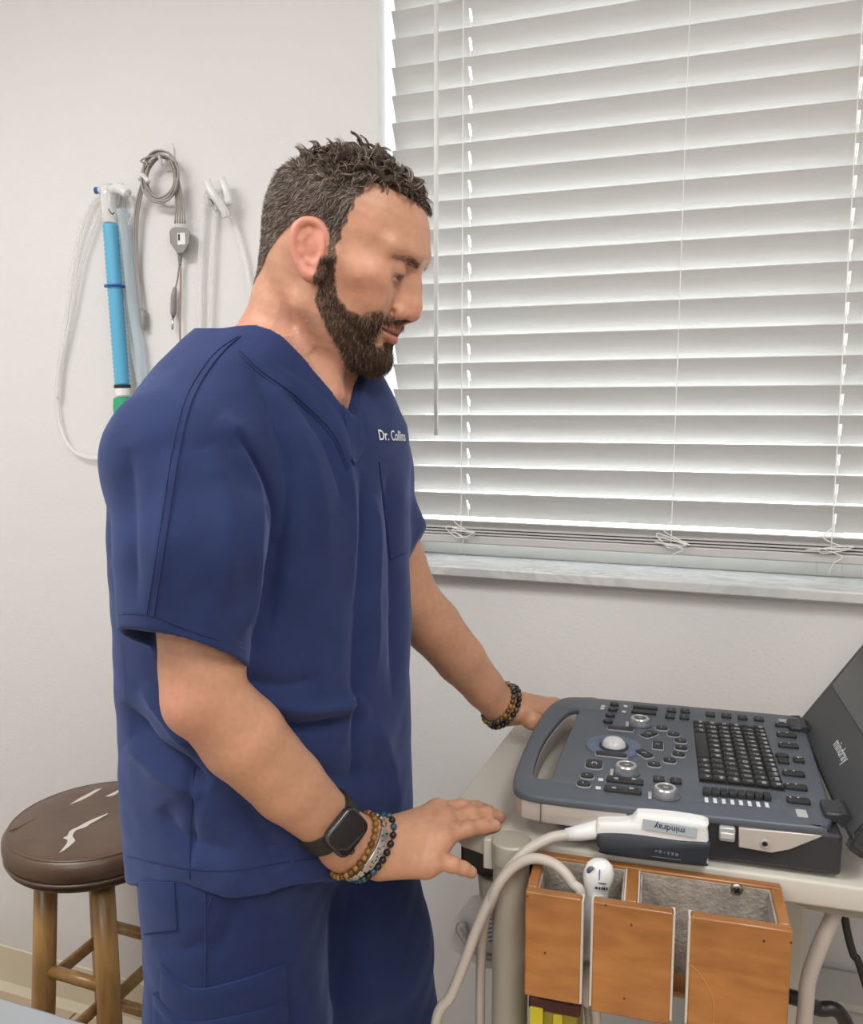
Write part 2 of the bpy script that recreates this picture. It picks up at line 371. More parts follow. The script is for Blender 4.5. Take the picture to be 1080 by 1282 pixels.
top = e - dr * .075; q = wp(126, 238, .03); b.tube(spline([q, wp(140, 238, .03), wp(150, 237, .03), wp(160, 243, .03)], 5), .0095, 14); b.build('clear_elbow', M_milky, t, smooth=True)
MB().tube([wp(120, 238.5, .03), wp(127, 238.5, .03)], .007, 12).build('blue_port_cap', M_navyp, t, smooth=True)
MB().tube(spline([wp(136, 262, .045), wp(140, 268, .046), wp(143, 266, .046)], 4), .0011, 6).build('printed_tick', M_black, t)
t2 = thing('oxygen_tubing', wp(95, 560), 'thin clear tubing looping down left of the blue hose', 'tubing')
b = MB(); b.tube(spline([wp(*q_) for q_ in ((134, 244, .03), (122, 248), (109, 266), (95, 314), (85, 383), (75, 452), (71, 500), (77, 540), (94, 566), (122, 573), (160, 560), (200, 545))], 8), .0044, 10)
b.tube(spline([wp(*q_) for q_ in ((140, 246, .026), (128, 258), (114, 292), (102, 332), (89, 400), (77, 455), (73, 500))], 8), .0044, 10); b.build('tube_loop', M_clear, t2, smooth=True)
MB().tube(spline([wp(*q_) for q_ in ((158, 240, .03), (167, 262, .02), (158, 300), (157, 350), (163, 420), (172, 470), (180, 520))], 8), .0042, 10).build('tube_end', M_clear, t2, smooth=True)
MB().tube(spline([wp(*q_) for q_ in ((152, 262, .02), (158, 300, .016), (165, 370, .014), (175, 440, .014), (182, 500, .014))], 8), .011, 12).build('tube_and_shadow', clear_plastic('tube_shadow_blue', (.62, .74, .80), .35), t2, smooth=True)  # pale tube, its bluish body also standing in for the wall shadow
# coiled grey lead
t = thing('patient_cable', wp(203, 260), 'coiled grey medical cable with yoke and plugs hanging beside the blue hose', 'cable')
cc = np.array(wp(203, 222, .02)); b = MB(); rg = np.random.default_rng(3)
for k in range(6):
    r_ = .032 + .0022 * k + rg.normal(0, .0012); ph = rg.random() * 6; ox, oz = rg.normal(0, .0028, 2)
    b.tube(np.array([cc + [ox + r_ * 1.0 * math.cos(a), -.002 * k + .002 * math.sin(3 * a + ph), oz + r_ * 1.12 * math.sin(a)] for a in np.linspace(0, 2 * math.pi, 49)]), .0019, 8, cap=False)
b.build('coil', M_greyc, t, smooth=True)
for k in range(3):
    MB().tube(spline([wp(190 - 1.5 * k, 200, .03), wp(178 + k * 2, 226, .024), wp(168.5 + 2.2 * k, 270, .018), wp(169.5 + 1.6 * k, 332), wp(174 + 1.2 * k, 370), wp(177 + k * .6, 388)], 6), .0017, 8).build('lead_wire', M_greyc, t, smooth=True)
MB().tube(spline([wp(222, 205, .03), wp(205, 194, .035), wp(184, 197, .035), wp(176, 202, .033), wp(185, 204, .033)], 6), .0017, 8).build('lead_wire', M_greyc, t, smooth=True)
for k in range(5): MB().tube(spline([wp(219 + k, 222, .026), wp(220 + 2.2 * k, 250, .022), wp(219 + 3.1 * k, 280, .02)], 5), .0016, 8).build('lead_wire', M_greyc, t, smooth=True)
MB().tube([wp(179, 388), wp(179.5, 397)], [.005, .0068], 10).build('plug', M_greyd, t); MB().tube([wp(179.5, 397), wp(179.8, 406), wp(180.2, 413)], [.0072, .0066, .003], 8).build('plug', M_greyd, t)
yk = MB(); yk.loft([[wp(x, y, o) for x, y in ((215, 285), (221, 284), (231, 285), (238, 289), (237, 304), (231, 315), (227, 318), (222, 317), (213, 304), (212, 290))] for o in (.010, .026)]); yk.build('yoke', M_greyd, t, bevel=.002)
MB().box(wp(227, 299, .0265), (.018, .001, .022)).build('yoke_label', mat('paper_white', (.75, .75, .72), .7), t)
MB().box(wp(224, 297, .0272), (.004, .0006, .012)).build('yoke_label_print', M_black, t)
MB().tube([wp(225, 317, .016), wp(225.3, 331, .014)], [.0055, .003], 8).build('strain_relief', M_greyd, t)
MB().tube(spline([wp(224.5, 330), wp(222, 350), wp(219, 362)], 5), .0018, 8).build('lead_wire', M_greyc, t, smooth=True)
MB().tube([wp(219, 360), wp(217.5, 370), wp(217, 392), wp(216.6, 397)], [.004, .006, .006, .003], 10).build('jack_plug', M_greyd, t, smooth=True)
MB().tube([wp(216.6, 397), wp(215.8, 411), wp(215.6, 413)], [.0024, .0024, .0012], 8).build('jack_tip', mat('chrome', (.6, .6, .6), .2, 1), t, smooth=True)
MB().tube(spline([wp(226, 330), wp(226, 360), wp(225, 400), wp(226, 450), wp(228, 520)], 6), .0019, 8).build('lead_wire', mat('mauve_cable', (.34, .24, .23), .5), t, smooth=True)
MB().tube(spline([wp(174, 224, .028), wp(179, 220, .03), wp(186, 228, .03)], 5), .005, 8).build('cable_tie', M_milky, t, smooth=True)
# clear tubing loops
t = thing('suction_tubing', wp(275, 420), 'loops of wide clear tubing on the wall hook behind the man', 'tubing')
for pts in (((262, 232, .03), (258, 248), (254, 275), (251, 340), (250, 420), (252, 500)), ((272, 240, .034), (270, 262), (265, 340), (263, 430), (266, 500)), ((268, 240, .03), (280, 252, .03), (291, 274), (301, 303), (310, 345), (315, 385), (316, 430), (310, 500))):
    MB().tube(spline([wp(*q_) for q_ in pts], 8), .0058, 12).build('tube_loop', M_clear, t, smooth=True)
MB().tube(spline([wp(258, 226, .034), wp(266, 242, .038), wp(280, 262, .034), wp(284, 272, .03)], 5), .008, 12).build('tube_end', M_milky, t, smooth=True)
MB().tube(spline([wp(277, 224, .026), wp(283, 238, .03), wp(287, 256, .03)], 5), .007, 12).build('tube_end', M_milky, t, smooth=True)
MB().tube(spline([wp(263, 249, .048), wp(266, 253, .048), wp(267, 256, .048)], 4), .0011, 6).build('printed_tick', M_black, t)

# ================================================================== STOOL
SX, SY, SZ = -1.10, 1.205, .635
t = thing('round_stool', (SX, SY, 0), 'round wooden stool with torn brown leather cushion against the wall', 'stool')
M_leather = mat('brown_leather', (.105, .062, .040), .33, var=.18, vscale=14, bump=.35, bscale=35, spec=.6)
Rs = .165; prof = [(.0, -.006), (.05, -.0035), (.10, -.003), (Rs - .03, -.004), (Rs - .012, -.0075), (Rs - .006, -.012), (Rs, -.020), (Rs + .001, -.034), (Rs - .003, -.047), (Rs - .009, -.052), (.0, -.052)]
seat = MB().lathe([(max(r, .001), h) for r, h in prof], (SX, SY, SZ + .003), None, 64).build('seat_cushion', M_leather, t, smooth=True)
def ring(r, z, rr): return MB().tube([(SX + r * math.cos(a), SY + r * math.sin(a), z) for a in np.linspace(0, 2 * math.pi, 73)], rr, 8, cap=False)
ring(Rs - .010, SZ - .007, .0028).build('piping', M_leather, seat, smooth=True); ring(Rs - .004, SZ - .049, .0032).build('piping', M_leather, seat, smooth=True)
MB().lathe([(.02, -.066), (Rs - .012, -.066), (Rs - .006, -.060), (Rs - .006, -.052), (.02, -.050)], (SX, SY, SZ), None, 64).build('seat_base', mat('dark_brown_board', (.055, .028, .018), .4), t, auto=40)
M_tear = mat('torn_backing', (.62, .58, .52), .8); M_scuff = mat('scuffed_edge', (.16, .095, .06), .7)
def flat(pts, name, m, lift=.0006, z=None):
    z = SZ - .0006 if z is None else z; P = [atz(x, y, z) for x, y in pts]
    MB().loft([[(q[0], q[1], z + lift - .002) for q in P], [(q[0], q[1], z + lift) for q in P]]).build(name, m, seat)
cr7 = lambda x, y: (x / 3.981, 960 + y / 3.981)
for pts in ([(295, 430), (318, 402), (332, 385), (337, 366), (314, 356), (336, 345), (346, 322), (362, 312), (385, 303), (420, 282), (450, 268), (538, 232), (535, 238), (455, 282), (425, 303), (400, 310), (378, 318), (366, 332), (362, 348), (376, 370), (345, 398), (318, 418)],
            [(346, 190), (400, 155), (440, 135), (475, 115), (508, 108), (480, 126), (445, 148), (400, 170)],
            [(525, 148), (560, 132), (586, 118), (620, 104), (600, 122), (570, 142), (545, 149)],
            [(45, 320), (90, 295), (130, 275), (190, 254), (140, 278), (95, 302)]):
    flat([cr7(*q_) for q_ in pts], 'torn_patch', M_tear if pts[0][0] != 45 else M_scuff)
M_leg = wood('honey_wood', (.30, .155, .045), (.44, .25, .085), (30, 30, 4), .35, .3)
c0 = np.array([SX, SY]); tops = {}
Lf, Fr, Bk = (np.array(atz(x, y, .57)[:2]) for x, y in ((47, 1112), (131, 1116), (163, 1106)))
ctr = (Fr + Bk) / 2; hv = (Fr - Bk) / 2; rad = .098; ang0 = math.atan2(*(Fr - c0)[::-1])
legs = {}
for k, nm in enumerate(('front', 'fourth', 'back', 'left')):
    a = ang0 + k * math.pi / 2; d2 = np.array([math.cos(a), math.sin(a)]); tp = c0 + d2 * .092; bt = c0 + d2 * .130
    legs[nm] = (np.array([*tp, .572]), np.array([*bt, 0.0])); MB().tube([legs[nm][0], legs[nm][0] * .5 + legs[nm][1] * .5, legs[nm][1]], [.0205, .0215, .018], 18).build('leg', M_leg, t, smooth=True)
def on(nm, z): a, b_ = legs[nm]; return a + (b_ - a) * (a[2] - z) / a[2]
ks = list(legs)
for i in range(4):
    for z_ in ((.35 if i % 2 else .32), .17):
        p, q = on(ks[i], z_), on(ks[(i + 1) % 4], z_); MB().tube([p, q], .0115, 10).build('stretcher', M_leg, t, smooth=True)

# ================================================================== EXAM TABLE CORNER
zt = .72; p = atz(0, 1247, zt); q = atz(115, 1282, zt)
t = thing('exam_table', (-1.07, .35, 0), 'grey padded table edge at the lower left in front of the stool', 'table')
yb = (p[1] + q[1]) / 2
MB().box((-1.07, yb - .3, zt - .02), (.86, .6, .04)).build('table_top', mat('grey_laminate', (.30, .315, .335), .4, var=.03), t, bevel=.004)
MB().box((-1.07, yb - .3, (zt - .04) / 2 + .01), (.74, .48, zt - .06)).build('table_body', mat('grey_steel', (.33, .34, .35), .45), t, bevel=.004)
MB().box((-1.07, yb - .3, .01), (.70, .44, .02)).build('plinth', M_black, t)
# ================================================================== CART
AC = math.radians(4.19); OC = atz(860, 1082, .92)
MC = Matrix.Translation((OC[0], OC[1], 0)) @ Matrix.Rotation(AC, 4, 'Z')      # cart frame: x right, y to the wall, z up
MCi = np.array(MC.inverted())
def cart(P): return (MCi @ np.array([*P, 1]))[:3]
def cz(px, py, z): return cart(atz(px, py, z))
def cy(px, py, y):
    A = cart(CAM); B_ = cart(CAM + rdir(px, py)); D = B_ - A; return A + D * (y - A[1]) / D[1]
def wc(x, y, z): return np.array(MC @ Vector((x, y, z)))
def CB(): return MB(MC)
M_beige = mat('beige_cart_plastic', (.58, .555, .49), .4, var=.02, vscale=4)
M_beige2 = mat('beige_metal_post', (.42, .395, .335), .35, spec=.6)
ct = thing('equipment_cart', wc(.1, .18, 0), 'beige medical cart carrying the ultrasound machine', 'cart')
TZ = .92
def smooth_poly(pts, n=5): return [tuple(q) for q in spline(np.array(pts), n, closed=True)]
top = [(-.273, .072), (-.268, .040), (-.250, .018), (-.22, .007), (-.16, .002), (-.10, 0), (.42, 0), (.42, .42), (-.237, .42)]
plate2d('table_top', [top], MC @ Matrix.Translation((0, 0, TZ - .028)), .028, .004, M_beige, ct)
b = CB(); b.box((.10, .205, TZ - .040), (.62, .34, .018)); b.build('under_tray', M_beige2, ct, bevel=.004)
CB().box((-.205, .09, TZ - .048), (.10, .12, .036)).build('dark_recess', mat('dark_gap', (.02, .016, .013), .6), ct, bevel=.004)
b = CB(); b.tube([(-.215, .045, TZ - .068), (-.215, .045, TZ - .098)], [.022, .019], 20); b.build('knuckle', M_beige2, ct, smooth=False, bevel=.003)
# front posts
pc = cz(641, 1047, TZ + .004)
for k, (x, y) in enumerate(((pc[0], pc[1] - .004), (.44, .012))):
    CB().cyl((x, y, .11), (x, y, TZ - (.002 if k == 0 else .03)), .0205, seg=32).build('post', M_beige2, ct, auto=40)
    if k == 0:
        CB().lathe([(.0215, -.020), (.0225, -.019), (.0225, .0035), (.0205, .0055), (.0202, .0050), (.0180, .0052)], (x, y, TZ - .002), None, 32).build('post_collar', M_beige2, ct, auto=40)
        CB().box((x - .026, y + .012, TZ - .018), (.012, .03, .036)).build('post_bracket', M_beige, ct, bevel=.002)
CB().box((.10, .25, .48), (.12, .12, .85)).build('column', M_beige, ct, bevel=.01)
CB().box((.10, .20, .085), (.60, .42, .05)).build('base', M_beige2, ct, bevel=.012)
for x in (-.16, .36):
    for y in (.02, .38):
        c = CB(); c.cyl((x - .012, y, .034), (x + .012, y, .034), .034, seg=20); c.build('caster', M_black, ct, auto=40)
CB().tube([(.20, .03, TZ - .035), (.30, .03, TZ - .035)], .010, 12).build('cable_clip', mat('dark_beige', (.30, .27, .22), .5), ct, smooth=True)
b = CB(); P = cy(985, 1130, .012); b.loft([[(P[0] + x, .012 + y_, TZ - .028 - z_) for x, z_ in ((-.01, 0), (.09, 0), (.088, .012), (.06, .013), (.02, .010))] for y_ in (0, .05)]); b.build('edge_bracket', mat('dark_beige', (.30, .27, .22), .5), ct)

# ------------------------------------------------------------------ wooden probe box
M_box = wood('orange_varnished_wood', (.30, .112, .024), (.43, .180, .048), (7, 7, 26), .30, .35)
M_felt = mat('grey_felt', (.37, .325, .28), .95, var=.22, vscale=70, bump=.9, bscale=260)
M_cardb = mat('pale_felt_edge', (.58, .53, .46), .9)
bx = thing('probe_box', wc(-.03, -.03, .79), 'orange varnished wooden probe holder box with grey felt lining on the cart front', 'box')
zt_, zb_ = .914, .799; bl_, br_, bf, bbk = cz(657, 1117, zt_)[0], cz(992, 1165, zt_)[0], (cz(657, 1117, zt_)[1] + cz(992, 1165, zt_)[1]) / 2, -.001; th = .011
def wbx(name, x0, x1, y0, y1, z0, z1, m=M_box, bev=.0018): return CB().box(((x0 + x1) / 2, (y0 + y1) / 2, (z0 + z1) / 2), (x1 - x0, y1 - y0, z1 - z0)).build(name, m, bx, bevel=bev)
wbx('back_board', bl_, br_, bbk - th, bbk, zb_, zt_); wbx('side_board', bl_, bl_ + th, bf + th, bbk - th, zb_, zt_); wbx('side_board', br_ - th, br_, bf + th, bbk - th, zb_, zt_)
def fx(px, py): return cy(px, py, bf)[0]
xs = [(bl_, fx(727, 1180)), (fx(741, 1190), fx(841, 1200)), (fx(862, 1210), br_)]
for i, (a, c) in enumerate(xs):
    wbx('front_panel', a, c, bf, bf + th, zb_ - (.004 if i else 0), zt_)
    for x, s_ in ((a, 1), (c, -1)):
        if (i == 0 and s_ == 1) or (i == 2 and s_ == -1): continue
        wbx('felt_edge', x - .0018, x + .0018, bf + .001, bf + th + .003, zb_ + .001, zt_ - .002, M_cardb, 0)
xd = cz(792, 1095, zt_)[0]
wbx('divider', xd - .006, xd + .006, bf + th, bbk - th, zb_, zt_)
for s_ in (-1, 1): wbx('felt_lining', xd + s_ * .0068 - .0008, xd + s_ * .0068 + .0008, bf + th, bbk - th, zb_, zt_ - .002, M_cardb, 0)
for a, c in ((bl_ + th, xd - .008), (xd + .008, br_ - th)):
    wbx('felt_lining', a, c, bbk - th - .002, bbk - th - .0002, zb_, zt_ - .003, M_felt, 0)
    wbx('felt_lining', a, a + .0018, bf + th, bbk - th, zb_, zt_ - .004, M_felt, 0); wbx('felt_lining', c - .0018, c, bf + th, bbk - th, zb_, zt_ - .004, M_felt, 0)
for (a, c) in xs: wbx('felt_lining', a + .002, c - .002, bf + th, bf + th + .0018, zb_, zt_ - .004, M_felt, 0)
wbx('floor_board', bl_ + th, br_ - th, bf + .040, bbk - th, zb_ - .002, zb_ + .004)
pz = cy(922, 1114, bbk - th - .003)
CB().lathe([(.0001, .0022), (.003, .0022), (.0058, .0012), (.0066, 0)], (pz[0], bbk - th - .002, pz[2]), (0, -1, 0), 20).build('screw', mat('steel', (.42, .40, .36), .35, 1), bx, smooth=True)
b = CB()
for a in (.6, 2.17): b.box((pz[0], bbk - th - .0045, pz[2]), (.007, .0008, .0013), tilt=Matrix.Rotation(a, 3, 'Y'))
b.build('screw_slot', M_black, bx)
M_nail = mat('nail_hole', (.10, .035, .008), .6)
for px, py in ((682, 1193), (660, 1122), (758, 1133), (790, 1158), (781, 1250), (990, 1180), (956, 1178)):
    q = cy(px, py, bf); CB().lathe([(.0001, .0006), (.0010, .0006), (.0012, 0)], (q[0], bf - .0002, q[2]), (0, -1, 0), 10).build('nail_mark', M_nail, bx)
sc_ = [cy(*q, bf - .0004) for q in ((861, 1206), (872, 1215), (884, 1231), (892, 1250), (894, 1268), (893, 1284))]
CB().tube(spline(sc_, 5), .00045, 5).build('curved_scratch', mat('scratch', (.55, .28, .07), .4), bx)
# ------------------------------------------------------------------ things under the box
yt = thing('yellow_container', wc(-.11, -.02, .12), 'translucent yellow plastic container below the wooden probe box', 'container')
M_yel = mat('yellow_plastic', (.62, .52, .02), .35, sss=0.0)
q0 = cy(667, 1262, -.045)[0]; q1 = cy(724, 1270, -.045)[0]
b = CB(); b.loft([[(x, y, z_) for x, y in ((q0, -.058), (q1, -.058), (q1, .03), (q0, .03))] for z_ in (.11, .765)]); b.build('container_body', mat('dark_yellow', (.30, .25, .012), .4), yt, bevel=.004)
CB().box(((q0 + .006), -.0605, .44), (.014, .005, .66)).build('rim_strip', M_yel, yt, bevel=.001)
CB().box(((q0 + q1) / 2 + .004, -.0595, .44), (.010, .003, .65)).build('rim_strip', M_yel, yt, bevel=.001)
CB().box(((q0 + q1) / 2, -.014, .772), (q1 - q0 + .006, .094, .014)).build('lid', mat('dark_red_lid', (.07, .015, .012), .6), yt, bevel=.003)
cb = thing('storage_bin', wc(.25, .3, 0), 'pale grey storage bin on the floor behind the cart', 'bin')
b = CB(); b.loft([[(x, y, z_) for x, y in ((.155 - .0, .445), (.78, .445), (.78, .52), (.155, .52))] for z_ in (0.0, .47)]); b.build('bin_body', mat('pale_grey_bin', (.50, .50, .47), .5), cb, bevel=.008)
CB().box((.4675, .4825, .478), (.64, .085, .014)).build('bin_lid', mat('pale_grey_lid', (.55, .55, .52), .5), cb, bevel=.004)

# cables of the cart
M_cab = mat('beige_cable', (.56, .51, .45), .4); M_cab2 = mat('grey_beige_cable', (.45, .40, .36), .4)
def cab(name, pts, r, m, label, parts=None):
    o = MB().tube(spline(pts, 8), r, 12).build(name, m, None, smooth=True); tag(o, label, 'cable'); return o
def c3(px, py, y): return wc(*cy(px, py, y))
cab('power_cable', [c3(1045, 1134, .03), c3(1042, 1148, .028), c3(1024, 1190, .02), c3(1011, 1230, .015), c3(1006, 1282, .012), wc(.115, .012, .60), wc(.12, .03, .35), wc(.125, .10, .125)], .0082, M_cab2, 'thick beige cable hanging below the cart right of the wooden box')
cab('black_cable', [c3(1056, 1140, .05), c3(1060, 1165, .05), c3(1068, 1195, .05), c3(1080, 1222, .05), wc(.24, .06, .62), wc(.23, .10, .40), wc(.22, .14, .125)], .0042, M_black, 'thin black cable hanging at the right edge below the cart')
cab('black_cable', [wc(-.02, .12, .125), wc(-.03, .08, .50), c3(900, 1250, .05), c3(945, 1244, .05), c3(990, 1248, .05), c3(1022, 1262, .06), c3(1060, 1284, .07), wc(.24, .14, .50), wc(.27, .22, .125)], .008, M_black, 'thick black cable crossing behind the beige cable near the floor')
# paper card on cart with a ring
cd = thing('instruction_card', c3(600, 1170, .10), 'small pale card with printed lines hanging behind the cart post', 'card')
poly = [(548, 1178), (590, 1122), (640, 1110), (640, 1215), (604, 1212)]
b = MB(); b.loft([[c3(x, y, .06 + k * .0012) for x, y in poly] for k in (0, 1)]); b.build('card_sheet', mat('pale_card', (.50, .49, .475), .6), cd)
b = MB()
for k in range(9):
    x = 602 + k * 1.2; y = 1136 + k * 5.2; b.loft([[c3(x_, y_, .0594 - j * .0004) for x_, y_ in ((x, y), (x + 14, y - 3), (x + 14, y - .8), (x, y + 2.2))] for j in (0, 1)])
b.build('printed_lines', mat('grey_print', (.12, .12, .12), .7), cd)
cab('grey_loop_cable', [c3(618, 1199, .045), c3(604, 1196, .045), c3(590, 1186, .045), c3(579, 1172, .045), c3(574, 1162, .046), c3(579, 1158, .048), c3(583, 1168, .05)], .0042, mat('dull_grey_cable', (.30, .29, .28), .45), 'dull grey looped cord behind the cart post')

# ================================================================== ULTRASOUND MACHINE
um = thing('ultrasound_machine', wc(-.02, .16, TZ), 'portable ultrasound machine with open screen and keyboard on the cart', 'ultrasound machine')
M_pan = mat('blue_grey_console', (.085, .099, .122), .38, spec=.5, bump=.06, bscale=700)
M_sil = mat('silver_plastic', (.52, .47, .44), .32, .35)
M_dk = mat('charcoal_plastic', (.028, .030, .036), .42)
M_key = mat('black_rubber_key', (.012, .013, .015), .42)
M_prt = mat('white_print', (.72, .74, .76), .6)
M_rim = mat('pale_key_rim', (.40, .42, .45), .4)
M_chr = mat('satin_chrome', (.62, .62, .62), .28, .7)
PZ = .976
ol = [(-.180, .006), (-.191, .020), (-.1955, .06), (-.1955, .13), (-.193, .21), (-.187, .275), (-.178, .312), (-.163, .332), (-.14, .339), (-.11, .340), (.140, .340), (.153, .335), (.160, .322), (.157, .24), (.148, .06), (.142, .024), (.134, .012), (.118, .007), (-.05, .001), (-.15, .0)]
hp_ = [cz(x, y, PZ)[:2] for x, y in ((668, 970), (672, 948), (682, 925), (697, 904), (712, 890), (723, 888), (722, 897), (713, 915), (703, 938), (694, 962), (690, 973), (680, 974))]
hole = smooth_poly(hp_, 4); ols = smooth_poly(ol, 5)
plate2d('top_panel', [ols, hole], MC @ Matrix.Translation((0, 0, PZ - .010)), .010, .0035, M_pan, um)
ins = lambda P, k, cx=-.018, cy_=.17: [((x - cx) * k + cx, (y - cy_) * k + cy_) for x, y in P]
hole2 = ins(hole, 1.0)
lft = [q for q in ol if q[0] < -.10]; lft = [(-.0636, .0006)] + [(-.0636, .339)][:0]
left_ol = [(-.064, .0016), (-.15, .0016), (-.179, .0076), (-.1895, .021), (-.194, .06), (-.194, .13), (-.1915, .21), (-.1855, .275), (-.177, .311), (-.162, .3305), (-.14, .3375), (-.064, .3385)]
plate2d('side_shell', [left_ol, hole2], MC @ Matrix.Translation((0, 0, .944)), .024, .002, M_sil, um)
CB().box((.044, .172, .9475), (.214, .330, .044)).build('main_body', M_dk, um, bevel=.004)
CB().box((-.1, .172, .936), (.09, .28, .018)).build('underside', M_dk, um, bevel=.003)
b = CB(); pl = [(.0500, .9670), (.0505, .9455), (.083, .9440), (.100, .950), (.1335, .967)]; b.prism(pl, lambda a, z_, k: (a, (.0015 if k == 0 else .010) + (.006 if a > .13 else 0), z_)); b.build('side_shell', M_sil, um, bevel=.001)
for x in (-.08, .12):
    for y in (.04, .30): CB().cyl((x, y, TZ), (x, y, .929), .010, seg=14).build('foot', M_black, um)
# seam on the left shell, ports
CB().box((-.157, .0011, .956), (.0007, .001, .023)).build('shell_seam', M_dk, um)
q = cy(910, 1044, .002); CB().box((q[0], .0035, q[2]), (.016, .008, .016)).build('port_latch', mat('grey_latch', (.45, .45, .46), .35, .3), um, bevel=.002)
CB().box((q[0], -.0005, q[2] - .001), (.014, .002, .007)).build('port_latch', mat('pale_latch', (.62, .62, .62), .3, .3), um, bevel=.001)
q = cy(957, 1056, .0015); CB().lathe([(.0048, 0), (.0046, .0016), (.0030, .0018), (.0026, .0004)], (q[0], .0015, q[2]), (0, -1, 0), 18).build('audio_jack', M_chr, um, auto=40)
CB().lathe([(.0001, .0010), (.0027, .0009)], (q[0], .0014, q[2]), (0, -1, 0), 14).build('jack_hole', M_black, um)
# --- raised controls placed on the panel
def pp(px, py): return cz(px, py, PZ)
def rrect(w, h, r, n=4):
    out = []
    for cx_, cy_, a0 in ((w / 2 - r, h / 2 - r, 0), (-w / 2 + r, h / 2 - r, 90), (-w / 2 + r, -h / 2 + r, 180), (w / 2 - r, -h / 2 + r, 270)):
        for k in range(n + 1):
            a = math.radians(a0 + 90 * k / n); out.append((cx_ + r * math.cos(a), cy_ + r * math.sin(a)))
    return out
KEYS = {}
def key(name, px, py, w, h, r, ht=.0034, m=None, rim=True, rot=0.0, parent=None, dz=0.0):
    c = pp(px, py); id_ = (name, w, h, r, ht, rim); par = parent or um
    loc = Vector(MC @ Vector((c[0], c[1], PZ + dz))); rz = AC + rot
    if id_ in KEYS:
        o = dup(KEYS[id_], par, loc, (0, 0, rz)); k = dup(KEYS[id_, 'rim'], par, loc, (0, 0, rz)) if rim else None; return o
    b = MB(); P = rrect(w, h, r)
    b.loft([[(x, y, -.001) for x, y in P], [(x, y, ht - .0008) for x, y in P], [(x * .93, y * .93, ht) for x, y in P]]); o = at_local(name, b, m or M_key, par, loc, (0, 0, rz), auto=40); KEYS[id_] = o
    if rim:
        b = MB(); Q = [(x * (1 + .0016 / w), y * (1 + .0016 / h)) for x, y in P]
        b.loft([[(x, y, -.001) for x, y in Q], [(x, y, ht * .45) for x, y in Q], [(x * .9, y * .9, ht * .45) for x, y in Q]]); KEYS[id_, 'rim'] = at_local('key_rim', b, M_rim, par, loc, (0, 0, rz))
    return o
PRT = CB()                                    # flat printed marks on the console
def glyph(s, px, py, size, dz=.0037, rot=-90, ofs=(0, 0)):
    V, Fc = text_geo(s, size); c = pp(px, py); a = math.radians(rot); ca, sa = math.cos(a), math.sin(a)
    PRT.add([(c[0] + ofs[0] + x * ca - y * sa, c[1] + ofs[1] + x * sa + y * ca, PZ + dz) for x, y in V], Fc)
def gl_at(s, c, size, dz, rot=-90):
    V, Fc = text_geo(s, size); a = math.radians(rot); ca, sa = math.cos(a), math.sin(a)
    PRT.add([(c[0] + x * ca - y * sa, c[1] + x * sa + y * ca, PZ + dz) for x, y in V], Fc)
def mark(px, py, w, h, dz=.0006):
    c = pp(px, py); PRT.add([(c[0] + x * w / 2, c[1] + y * h / 2, PZ + dz) for x, y in ((-1, -1), (1, -1), (1, 1), (-1, 1))], [(0, 1, 2, 3)])
cs = lambda x, y: (720 + x / 6.75, 860 + y / 6.75)
cd_ = lambda x, y: (850 + x / 4.696, 870 + y / 4.696)
for x, y in ((545, 290), (430, 695), (760, 890)):                                  # rotary knobs
    c = pp(*cs(x, y + 25)); o = CB()
    CB().lathe([(.0165, -.001), (.0165, .0012), (.0150, .0016)], (c[0], c[1], PZ), None, 32).build('knob_ring', M_pan, um, auto=40)
    kb = CB().lathe([(.0125, 0), (.0128, .001), (.0122, .0085), (.0112, .0098), (.0088, .0100), (.0082, .0088)], (c[0], c[1], PZ), None, 32).build('knob', M_chr, um, auto=30)
    CB().lathe([(.0001, .0092), (.0080, .0092), (.0082, .0084)], (c[0], c[1], PZ), None, 24).build('knob_cap', mat('dark_cap', (.10, .105, .11), .5), kb)
    gl_at('II', c, .007, .0095)
    CB().box((c[0] - .0165, c[1] - .007, PZ + .001), (.004, .016, .002)).build('knob_tab', M_chr, um, bevel=.0006)
c = pp(*cs(325, 505))                                                               # track ball in its dish
b = CB(); b.lathe([(.0175, .0006), (.021, .0008), (.030, .0022), (.034, .0020), (.0365, -.001)], (c[0], c[1], PZ), None, 48); b.build('trackball_dish', mat('blue_dish', (.10, .135, .21), .3), um, smooth=True)
CB().lathe([(.0175, -.002), (.0185, .0022), (.0172, .0024)], (c[0], c[1], PZ), None, 32).build('trackball_ring', M_dk, um, smooth=True)
CB().lathe([(.0150, .000), (.0152, .003), (.0140, .0075), (.0105, .0112), (.0055, .0132), (.0001, .0138)], (c[0], c[1], PZ - .001), None, 32).build('trackball', mat('white_ball', (.62, .62, .63), .18), um, smooth=True)
for (x, y), w, h in (((380, 362), .034, .011), ((305, 582), .038, .011)): key('bar_key', *cs(x, y), w, h, .003)
for (x, y), r_ in (((622, 412), -38), ((697, 505), 0), ((583, 577), 38)): key('arc_key', *cs(x, y), .013, .023, .003, rot=math.radians(r_)); glyph('||', *cs(x, y), .006)
key('round_end_key', *cs(158, 665), .020, .024, .007); glyph('C', *cs(158, 665), .009)
for x, y in ((330, 157), (315, 200), (293, 250), (275, 300)): key('oval_key', *cs(x, y), .013, .0105, .005, rim=False); glyph('-', *cs(x, y), .007)
for x, y in ((730, 360), (830, 412), (888, 467), (893, 527), (872, 582), (797, 634), (665, 667), (100, 765), (70, 833)): key('oval_key', *cs(x, y), .0155, .0125, .0058); glyph('-', *cs(x, y), .009)
for x, y in ((590, 183), (578, 224)): key('rocker_key', *cs(x, y), .034, .009, .002, rim=False)
